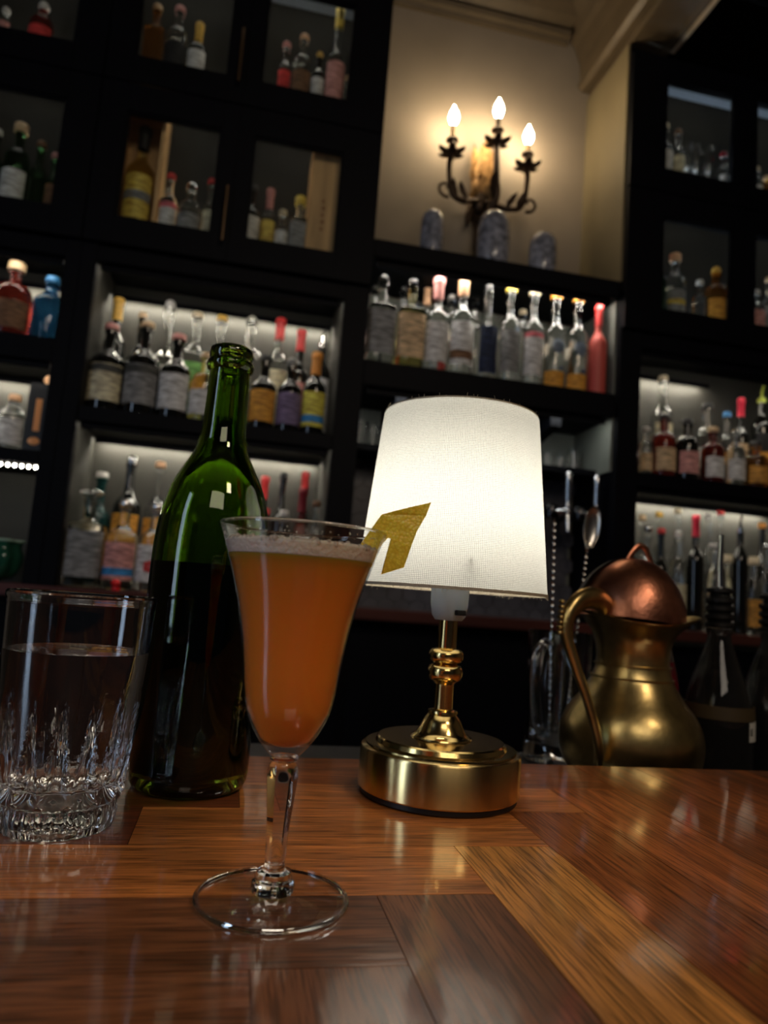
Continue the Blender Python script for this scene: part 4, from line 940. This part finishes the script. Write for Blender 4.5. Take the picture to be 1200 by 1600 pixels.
M_SOCK = mat('frosted_white_plastic', (0.30, 0.34, 0.38), 0.45, sss=0.3)
latheobj('socket', [(0, 0.1302), (0.0105, 0.1302), (0.0130, 0.1335), (0.0146, 0.1420), (0.0150, 0.160), (0.0150, 0.176), (0, 0.176)], M_SOCK, lp, 48)
o = mkobj('switch', boxbm(-0.0045, 0.0045, -0.0162, -0.0125, 0.1345, 0.1385, bev=0.0005), M_BLACK, lp); o.rotation_euler = (0, 0, 0.35)
b = bmesh.new(); lathe(b, [(0, 0.1765), (0.010, 0.1765)] + smoothp([(0.012, 0.184), (0.018, 0.204), (0.021, 0.222), (0.016, 0.239), (0.006, 0.246)], 3) + [(0, 0.247)], 24)
mkobj('bulb', b, mat('lamp_bulb_glow', (1, 1, 1), 0.3, emit=(1.0, 0.94, 0.83), es=SHADE_LAMP), lp, True)
# shade cloth with a woven pattern driven by UVs measured in metres
M_SH = bpy.data.materials.new('woven_linen_shade'); M_SH.use_nodes = True
n3 = M_SH.node_tree; n3.nodes.remove(n3.nodes['Principled BSDF']); out = n3.nodes['Material Output']
u3 = n3.nodes.new('ShaderNodeUVMap'); u3.uv_map = 'weave'
sx = n3.nodes.new('ShaderNodeSeparateXYZ')
dn = n3.nodes.new('ShaderNodeTexNoise'); dn.inputs['Scale'].default_value = 0.12; dn.inputs['Detail'].default_value = 2
va = n3.nodes.new('ShaderNodeVectorMath'); va.operation = 'MULTIPLY_ADD'; va.inputs[1].default_value = (0.9, 0.9, 0)
n3.links.new(u3.outputs[0], dn.inputs['Vector']); n3.links.new(dn.outputs['Color'], va.inputs[0]); n3.links.new(u3.outputs[0], va.inputs[2])
n3.links.new(va.outputs[0], sx.inputs[0])
def line(sock):
    f = n3.nodes.new('ShaderNodeMath'); f.operation = 'FRACT'; n3.links.new(sock, f.inputs[0])
    s1 = n3.nodes.new('ShaderNodeMath'); s1.operation = 'SUBTRACT'; n3.links.new(f.outputs[0], s1.inputs[0]); s1.inputs[1].default_value = 0.5
    a1 = n3.nodes.new('ShaderNodeMath'); a1.operation = 'ABSOLUTE'; n3.links.new(s1.outputs[0], a1.inputs[0])
    m1 = n3.nodes.new('ShaderNodeMapRange'); m1.inputs[1].default_value = 0.0; m1.inputs[2].default_value = 0.30
    m1.inputs[3].default_value = 0.15; m1.inputs[4].default_value = 1.0; n3.links.new(a1.outputs[0], m1.inputs[0]); return m1.outputs[0]
mm = n3.nodes.new('ShaderNodeMath'); mm.operation = 'MINIMUM'; n3.links.new(line(sx.outputs[0]), mm.inputs[0]); n3.links.new(line(sx.outputs[1]), mm.inputs[1])
nn = n3.nodes.new('ShaderNodeTexNoise'); nn.inputs['Scale'].default_value = 0.6; n3.links.new(u3.outputs[0], nn.inputs['Vector'])
mx2 = n3.nodes.new('ShaderNodeMath'); mx2.operation = 'MULTIPLY_ADD'; n3.links.new(nn.outputs['Fac'], mx2.inputs[0]); mx2.inputs[1].default_value = 0.35; n3.links.new(mm.outputs[0], mx2.inputs[2])
mc = n3.nodes.new('ShaderNodeMath'); mc.operation = 'MINIMUM'; n3.links.new(mx2.outputs[0], mc.inputs[0]); mc.inputs[1].default_value = 1.0
cc = n3.nodes.new('ShaderNodeMix'); cc.data_type = 'RGBA'; cc.inputs[6].default_value = (0.03, 0.03, 0.02, 1); cc.inputs[7].default_value = (0.84, 0.84, 0.78, 1)
n3.links.new(mc.outputs[0], cc.inputs[0])
df = n3.nodes.new('ShaderNodeBsdfDiffuse'); tr = n3.nodes.new('ShaderNodeBsdfTranslucent'); ms = n3.nodes.new('ShaderNodeMixShader'); ms.inputs[0].default_value = 0.55
n3.links.new(cc.outputs[2], df.inputs[0]); n3.links.new(cc.outputs[2], tr.inputs[0]); n3.links.new(df.outputs[0], ms.inputs[1]); n3.links.new(tr.outputs[0], ms.inputs[2])
n3.links.new(ms.outputs[0], out.inputs[0])
bm = bmesh.new(); uvw = bm.loops.layers.uv.new('weave')
prs = [(0.0742, 0.1535), (0.0735, 0.1600), (0.0625, 0.2820), (0.0617, 0.2895), (0.0606, 0.2915)]
NS = 160; rings = [[bm.verts.new((r * math.cos(2 * PI * k / NS), r * math.sin(2 * PI * k / NS), z)) for k in range(NS)] for r, z in prs]
for i in range(len(rings) - 1):
    for k in range(NS):
        f = bm.faces.new((rings[i][k], rings[i][(k + 1) % NS], rings[i + 1][(k + 1) % NS], rings[i + 1][k]))
        cs = ((k, i), (k + 1, i), (k + 1, i + 1), (k, i + 1))
        for l, (kk, ii) in zip(f.loops, cs): l[uvw].uv = (kk / NS * 340, prs[ii][1] / 0.00122)
me = bpy.data.meshes.new('lamp_shade'); bm.to_mesh(me); bm.free(); me.materials.append(M_SH); me.shade_smooth()
sh = bpy.data.objects.new('lamp_shade', me); COL.objects.link(sh); sh.parent = lp
M_HEM = mat('linen_hem', (0.42, 0.36, 0.26), 0.8, bump=0.8, bscale=900)
hz = mkobj('hem', lathe(bmesh.new(), [(0.0735, 0.1528), (0.0746, 0.1528), (0.0746, 0.1550), (0.0735, 0.1550), (0.0735, 0.1528)], 160), M_HEM, sh, True, 40)
mkobj('hem', lathe(bmesh.new(), [(0.0598, 0.2906), (0.0608, 0.2903), (0.0610, 0.2918), (0.0600, 0.2922), (0.0598, 0.2906)], 160), M_HEM, sh, True, 40)
b = bmesh.new(); rf = random.Random(2)
for k in range(150):
    th = rf.uniform(0, 2 * PI); top_ = k % 3 == 0
    r_, z_ = (0.0608, 0.2916) if top_ else (0.0744, 0.1532)
    p0 = Vector((r_ * math.cos(th), r_ * math.sin(th), z_)); dz = rf.uniform(0.0008, 0.003) * (1 if top_ else -1)
    tube(b, [p0, p0 + Vector((rf.uniform(-.001, .001), rf.uniform(-.001, .001), dz))], 0.00012, 4)
fz = mkobj('frayed_threads', b, M_HEM, sh); fz['kind'] = 'stuff'
b = bmesh.new()
for k in range(3):
    a = 2 * PI * k / 3 + 0.4
    tube(b, [(0.014 * math.cos(a), 0.014 * math.sin(a), 0.1745), (0.0705 * math.cos(a), 0.0705 * math.sin(a), 0.1750)], 0.0009, 6)
mkobj('shade_carrier', b, M_CHROME, lp, True)

# ================================================================ WATER TUMBLER
TX, TY = -0.087, 0.458
tb = thing('water_tumbler', 'fluted clear tumbler of water beside the green bottle', 'glass', (TX, TY, BZ + 0.0005))
def tsec(th, r, z):
    if r < 0.028: return r
    if 0.0185 < z < 0.0800 and r > 0.0350:
        N = 15; ph = (th * N / (2 * PI)) % 1.0 - 0.5; alt = int(th * N / (2 * PI)) % 2
        tt = (z - 0.0185) / (0.055 if alt else 0.047)
        if tt >= 1: return r
        wv = (1 - tt) ** 0.75
        q = abs(2 * ph) / max(wv, 1e-3)
        if q < 1: return r - 0.0044 * (1 - q * q) * min(1, wv * 1.6) * min(1, tt * 6 + 0.3)
        return r - 0.0007 * (1 - tt)
    if z < 0.0135 and r > 0.0290:
        return r + 0.0009 * abs(math.sin(th * 14))
    return r
outer = [(0.0300, 0.0002), (0.0305, 0.0012), (0.0312, 0.0050), (0.0318, 0.0090), (0.0310, 0.0125), (0.0316, 0.0150), (0.0340, 0.0170), (0.0352, 0.0186)]
zz = 0.020
while zz < 0.0800:
    outer.append((0.0357 + (zz - 0.020) * 0.060, zz)); zz += 0.0014
outer += smoothp([(0.0395, 0.082), (0.0408, 0.100), (0.0414, 0.115), (0.0418, 0.1285)], 4) + [(0.0424, 0.1300), (0.0424, 0.1318), (0.0416, 0.1330), (0.0404, 0.1326)]
inner = smoothp([(0.0398, 0.128), (0.0388, 0.100), (0.0372, 0.070), (0.0340, 0.040), (0.0318, 0.028), (0.0280, 0.0242), (0.020, 0.0230)], 4) + [(0, 0.0228)]
mkobj('glass_body', lathe(bmesh.new(), [(0, 0.0030), (0.022, 0.0026), (0.0290, 0.0002)] + outer + inner, 270, sec=lambda th, r, z: tsec(th, r, z)), M_GLASS, tb, True, 30)
def rin(z):
    pts = inner[::-1]
    for (r0_, z0_), (r1_, z1_) in zip(pts, pts[1:]):
        if z0_ <= z <= z1_: return r0_ + (r1_ - r0_) * (z - z0_) / max(z1_ - z0_, 1e-6)
    return pts[-1][0]
wat = [(0, 0.0226), (0.020, 0.0228)] + [(rin(z) + 0.0002, z) for z in (0.0245, 0.028, 0.034, 0.040, 0.050, 0.060, 0.070, 0.080, 0.090, 0.0990)] + [(rin(0.1) + 0.0002, 0.1000), (0.030, 0.0996), (0, 0.0996)]
mkobj('water', lathe(bmesh.new(), wat, 96), M_WATER, tb, True, 60)

# ================================================================ GREEN BOTTLE
WX, WY = -0.0185, 0.545
gb = thing('green_bottle', 'open dark green glass wine bottle standing behind the cocktail glass', 'bottle', (WX, WY, BZ + 0.0005))
M_GRNG = mat('bottle_green_glass', (0.28, 0.48, 0.035), 0.0, trans=1.0, ior=1.5)
neck = smoothp([(0.0418, 0.011), (0.0424, 0.06), (0.0424, 0.120), (0.0422, 0.160), (0.0412, 0.180), (0.0385, 0.200), (0.0330, 0.218), (0.0260, 0.232), (0.0198, 0.245), (0.0168, 0.260),
                (0.0157, 0.280), (0.0151, 0.300), (0.0149, 0.306)], 4)
lip = [(0.0172, 0.3075), (0.0180, 0.3105), (0.0174, 0.3135), (0.0158, 0.3150), (0.0164, 0.3165), (0.0167, 0.3200), (0.0162, 0.3235), (0.0145, 0.3250), (0.0118, 0.3250), (0.0104, 0.3235)]
inn = [(r - 0.0035, z) for r, z in neck[::-1] if z > 0.018]
prof = [(0, 0.024), (0.012, 0.020), (0.024, 0.008), (0.031, 0.0006), (0.036, 0.0), (0.0395, 0.0020), (0.0412, 0.0060)] + neck + lip + [(0.0108, 0.318)] + inn + [(0.034, 0.0100), (0.026, 0.0130), (0.013, 0.026), (0, 0.0290)]
mkobj('glass_body', lathe(bmesh.new(), prof, 96), M_GRNG, gb, True, 50)
M_WINE = mat('dark_wine', (0.010, 0.014, 0.006), 0.0, trans=0.85, ior=1.34)
wn = [(0, 0.0292), (0.0132, 0.0262), (0.0262, 0.0134), (0.0335, 0.0105), (0.0382, 0.0165)] + [(r - 0.0034, z) for r, z in neck if 0.018 < z < 0.155] + [(0.0390, 0.1580), (0, 0.1580)]
mkobj('wine', lathe(bmesh.new(), wn, 96), M_WINE, gb, True, 50)

# ================================================================ BRASS PITCHER
PX, PY = 0.457, 0.755
pt = thing('brass_pitcher', 'aged brass pitcher with curved handle behind the bar edge', 'pitcher', (PX, PY, LZ + 0.0006))
D = BZ - LZ
po = smoothp([(0.050, 0.002), (0.062, 0.012), (0.0745, 0.030), (0.0785, 0.050), (0.0770, 0.068), (0.0700, 0.085), (0.0570, 0.102), (0.0470, 0.118), (0.0418, 0.132), (0.0405, 0.145),
              (0.0418, 0.158), (0.0480, 0.172), (0.0630, 0.186)], 4)
def psec(th, r, z):
    k = max(0.0, (z - 0.155) / 0.031)
    return r * (1 + 0.16 * k * k * max(0, math.cos(th + 0.15)) ** 5 - 0.03 * k * abs(math.sin(th)))
bm = lathe(bmesh.new(), [(0, 0), (0.046, 0)] + po + [(0.0645, 0.1885), (0.0635, 0.1890)] + [(r - 0.0022, z) for r, z in po[::-1] if z > 0.01] + [(0, 0.006)], 72, sec=psec)
for v in bm.verts:   # wavy mouth: spout lifts, sides dip
    k = max(0.0, (v.co.z - 0.150) / 0.039); th = math.atan2(v.co.y, v.co.x)
    v.co.z += k * (0.010 * math.cos(th + 0.15) ** 2 * (1 if math.cos(th) > 0 else 0.9) - 0.002 * abs(math.sin(th)))
mkobj('body', bm, M_OLDBRASS, pt, True, 60)
b = bmesh.new()
for zr, rr_ in ((0.138, 0.0412), (0.124, 0.0446)):
    lathe(b, [(rr_, zr - 0.0012), (rr_ + 0.0014, zr - 0.0008), (rr_ + 0.0014, zr + 0.0008), (rr_ - 0.0002, zr + 0.0012)], 72)
mkobj('neck_ring', b, M_OLDBRASS, pt, True, 60)
hp = [(0.4142, 0.735, 1.195), (0.3990, 0.722, 1.2065), (0.3800, 0.708, 1.2105), (0.3600, 0.698, 1.2070), (0.3450, 0.692, 1.1920), (0.3420, 0.690, 1.1700), (0.3520, 0.688, 1.1400),
      (0.3650, 0.686, 1.1080), (0.3740, 0.685, 1.0820), (0.3800, 0.686, 1.0600), (0.3830, 0.690, 1.0450), (0.3860, 0.698, 1.0340)]
hp = [(x - PX, y - PY, z - LZ - 0.0006) for x, y, z in hp]
b = tube(bmesh.new(), smoothp(hp, 5), [0.0105, 0.0115, 0.0120, 0.0110, 0.0085, 0.0068, 0.0062, 0.0060, 0.0066, 0.0060], 14, flat=0.75)
hd = mkobj('handle', b, M_OLDBRASS, pt, True, 60)
b = bmesh.new()
for k in range(7):
    a = k / 6; c0 = Vector(hp[4]) * (1 - a) + Vector(hp[5]) * a + Vector((-0.0098, -0.001, 0.010 * (1 - a) + 0.002))
    sphere(b, c0, 0.0030, 8, (0.9, 1.6, 0.8))
mkobj('handle_ridges', b, M_OLDBRASS, hd, True)

# copper strainer resting in the pitcher mouth
cs = thing('copper_strainer', 'domed copper strainer with loop handle resting in the brass pitcher', 'strainer', (0.4545, 0.757, 1.1890))
A0 = -0.03
dome = [(0.0604 * math.cos(a), 0.0725 * math.sin(a)) for a in [(A0 + k * (PI / 2 - A0) / 18) for k in range(19)]]
dome[-1] = (0, dome[-1][1])
mkobj('dome', lathe(bmesh.new(), dome, 64), M_COPPER, cs, True, 60)
b = tube(bmesh.new(), smoothp([(-0.013, 0, 0.0655), (-0.006, 0, 0.079), (0.003, 0, 0.0890), (0.012, 0, 0.0875), (0.019, 0, 0.077), (0.026, 0, 0.0620)], 5), 0.0034, 8, flat=0.45)
mkobj('loop_handle', b, M_COPPER, cs, True, 60)
mkobj('mesh_guard', lathe(bmesh.new(), [(0.0665 * math.cos(a), 0.0735 * math.sin(a)) for a in [(0.10 + k * (PI / 2 - 0.16) / 14) for k in range(15)]], 40, arc=(0.15, PI - 0.15)),
      mat('grey_fine_mesh', (0.16, 0.15, 0.14), 0.5, 0.4, var=0.3, vscale=300), cs, True, 60)
cs.rotation_euler = (-0.05, 0.10, 0.1)

# ================================================================ GLASS MUG AND BAR SPOONS
MX, MY = 0.430, 0.885
mg = thing('glass_mug', 'empty clear glass beer mug behind the brass pitcher handle', 'mug', (MX, MY, LZ + 0.0006))
H = 1.166 - LZ
def msec(th, r, z):
    if r > 0.034 and 0.02 < z < H - 0.045: return r - 0.0012 * abs(math.sin(th * 5)) ** 0.5 + 0.0006
    return r
mo = [(0, 0.004), (0.034, 0.0), (0.041, 0.002), (0.0425, 0.010), (0.0415, 0.020)] + [(0.0412, 0.022 + k * (H - 0.068) / 10) for k in range(11)] + [(0.0415, H - 0.042), (0.0418, H - 0.003), (0.0408, H), (0.0395, H),
      (0.0388, H - 0.004), (0.0375, H - 0.05), (0.0355, 0.030), (0.030, 0.022), (0, 0.020)]
mkobj('mug_body', lathe(bmesh.new(), mo, 80, sec=msec), M_GLASS, mg, True, 40)
hd_dir = Vector((-0.75, -0.66, 0)).normalized()
hpth = [(0.038, 0.150), (0.052, 0.150), (0.066, 0.140), (0.072, 0.118), (0.070, 0.085), (0.062, 0.055), (0.050, 0.040), (0.039, 0.038)]
b = tube(bmesh.new(), smoothp([(hd_dir.x * q, hd_dir.y * q, z) for q, z in hpth], 4), 0.0068, 14)
mkobj('handle', b, M_GLASS, mg, True)
def barspoon(x, y, ztop, bowl, lean, label):
    t = thing('bar_spoon', label, 'spoon', (x + lean[0] * -1, y, LZ + 0.024), 'bar spoons in the mug')
    zt = ztop - LZ - 0.024; b = bmesh.new(); N = 240; pts = []
    for i in range(N + 1):
        a = i / N; pts.append(Vector((lean[0] * 2 * a, lean[1] * a, zt * a)))
    ring = []
    for i, p in enumerate(pts):
        tw = i * 0.42; ring.append([b.verts.new(p + Vector((0.0021 * math.cos(tw + q * PI / 2) * (1 if q % 2 else 0.55), 0.0021 * math.sin(tw + q * PI / 2) * (1 if q % 2 else 0.55), 0))) for q in range(4)])
    for a_, c_ in zip(ring, ring[1:]):
        for q in range(4): b.faces.new((a_[q], a_[(q + 1) % 4], c_[(q + 1) % 4], c_[q]))
    b.faces.new(ring[0][::-1]); b.faces.new(ring[-1])
    mkobj('twisted_shaft', b, mat('bar_steel', (0.55, 0.52, 0.48), 0.25, 1.0), t, True, 30)
    if bowl:
        b = bmesh.new(); c0 = pts[-1]
        tube(b, [c0, c0 + Vector((0.002, 0, 0.012))], [0.0022, 0.003], 8)
        sphere(b, c0 + Vector((0.006, 0, 0.036)), 0.030, 20, (0.42, 0.22, 0.98))
        for v in b.verts:
            d = v.co - c0
            if d.z > 0.008 and v.co.y < c0.y + 0.001: v.co.y = 2 * (c0.y + 0.001) - v.co.y - 0.0025
            if d.z > 0.010: v.co.x += 0.10 * (d.z - 0.03)
        mkobj('spoon_bowl', b, mat('bar_steel', (0.55, 0.52, 0.48), 0.25, 1.0), t, True)
    return t
barspoon(0.452, 0.885, 1.275, True, (0.0125, 0.004), 'long twisted steel bar spoon with its bowl up, leaning right in the mug')
barspoon(0.421, 0.893, 1.318, False, (-0.002, 0.004), 'thin twisted steel bar spoon shaft beside the lampshade edge')

# ================================================================ SPEED-POUR BOTTLES AT RIGHT
M_DKB = mat('smoky_bottle_glass', (0.10, 0.10, 0.10), 0.02, trans=0.9, ior=1.4)
def pourer(x, y, r, htop, label, tag_=False, tilt=0.0):
    t = thing('pour_spout_bottle', label, 'bottle', (x, y, LZ + 0.0006), 'pour spout bottles at the right', tilt)
    bz = htop
    pr = [(0, 0.004), (r * 0.8, 0), (r, 0.004)] + smoothp([(r, 0.010), (r, 0.060), (r * 0.98, 0.085), (r * 0.80, 0.115), (r * 0.55, 0.145), (0.0150, 0.170), (0.0140, bz - 0.002)], 4) + [(0.0155, bz), (0.0155, bz + 0.006), (0, bz + 0.006)]
    latheobj('body', pr, M_DKB, t, 48)
    c = bmesh.new(); z = bz + 0.0065
    pts = [(0, z), (0.0150, z)]
    for k in range(4): pts += [(0.0178, z + 0.002), (0.0178, z + 0.006), (0.0135, z + 0.009)]; z += 0.0105
    pts += [(0.0120, z + 0.002), (0.0170, z + 0.004), (0.0170, z + 0.008), (0.007, z + 0.011), (0, z + 0.011)]
    lathe(c, pts, 32); mkobj('collar', c, M_BLACK, t, True, 40)
    c = tube(bmesh.new(), [(0, 0, z + 0.010), (-0.001, 0, z + 0.040), (-0.0025, -0.004, z + 0.078)], [0.0058, 0.0042, 0.0036], 14)
    mkobj('metal_spout', c, M_CHROME, t, True, 40)
    latheobj('contents', [(0, 0.006), (r * 0.93, 0.006)] + smoothp([(r * 0.94, 0.012), (r * 0.94, 0.060), (r * 0.92, 0.085), (r * 0.74, 0.115), (r * 0.60, 0.128)], 3) + [(0, 0.128)], mat('near_black_syrup', (0.008, 0.005, 0.005), 0.05), t, 40)
    if tag_:
        lb = mkobj('tape_label', lathe(bmesh.new(), [(r + 0.0002, 0.052), (r + 0.0009, 0.052), (r + 0.0009, 0.075), (r + 0.0002, 0.075)], 12, arc=(-1.25, -0.62)), mat('white_tape', (0.50, 0.48, 0.44), 0.6), t, True, 40)
        e_ = bmesh.new(); box(e_, 0, 0.0014, 0, 0.008, 0, 0.0003)
        for q in (0, 0.0033, 0.0066): box(e_, 0.0014, 0.005, q, q + 0.0014, 0, 0.0003)
        lo = mkobj('letter_mark', e_, mat('black_ink', (0.01, 0.01, 0.01), 0.6), lb)
        a = -1.20; lo.location = ((r + 0.0014) * math.cos(a), (r + 0.0014) * math.sin(a), 0.060)
        lo.rotation_euler = (PI / 2, 0, a + PI / 2 + 0.1)
        latheobj('paper_band', [(r + 0.0002, 0.076), (r * 0.995 + 0.0012, 0.076), (r * 0.985 + 0.0008, 0.092), (r * 0.97, 0.092)], mat('brown_paper_band', (0.05, 0.032, 0.012), 0.6), t, 40)
    return t
pourer(0.6150, 0.815, 0.042, 0.180, 'dark pour spout bottle with white tape label, beside the pitcher', True)
pourer(0.7120, 0.835, 0.043, 0.178, 'dark pour spout bottle at the right edge of the photo')
rd = thing('carafe', 'clear carafe of red liquid half hidden behind the brass pitcher', 'carafe', (0.5600, 0.905, 0.0))
rd.location = (0.556, 0.828, LZ + 0.0006)
pr = smoothp([(0.017, 0.200), (0.016, 0.180), (0.020, 0.150), (0.0275, 0.115), (0.0290, 0.085), (0.0290, 0.020), (0.0280, 0.004)], 3)[::-1]
rd.location = (0.5430, 0.842, LZ + 0.0006)
latheobj('body', [(0, 0), (0.026, 0)] + pr + [(0.0145, 0.200)] + [(r - 0.002, z) for r, z in pr[::-1] if z > 0.01] + [(0, 0.006)], M_GLASS, rd, 48)
latheobj('contents', [(0, 0.0062), (0.0255, 0.0062)] + [(r - 0.0019, z) for r, z in pr if 0.01 < z < 0.140] + [(0, 0.140)], mat('red_syrup', (0.30, 0.012, 0.03), 0.1, trans=0.3), rd, 48)
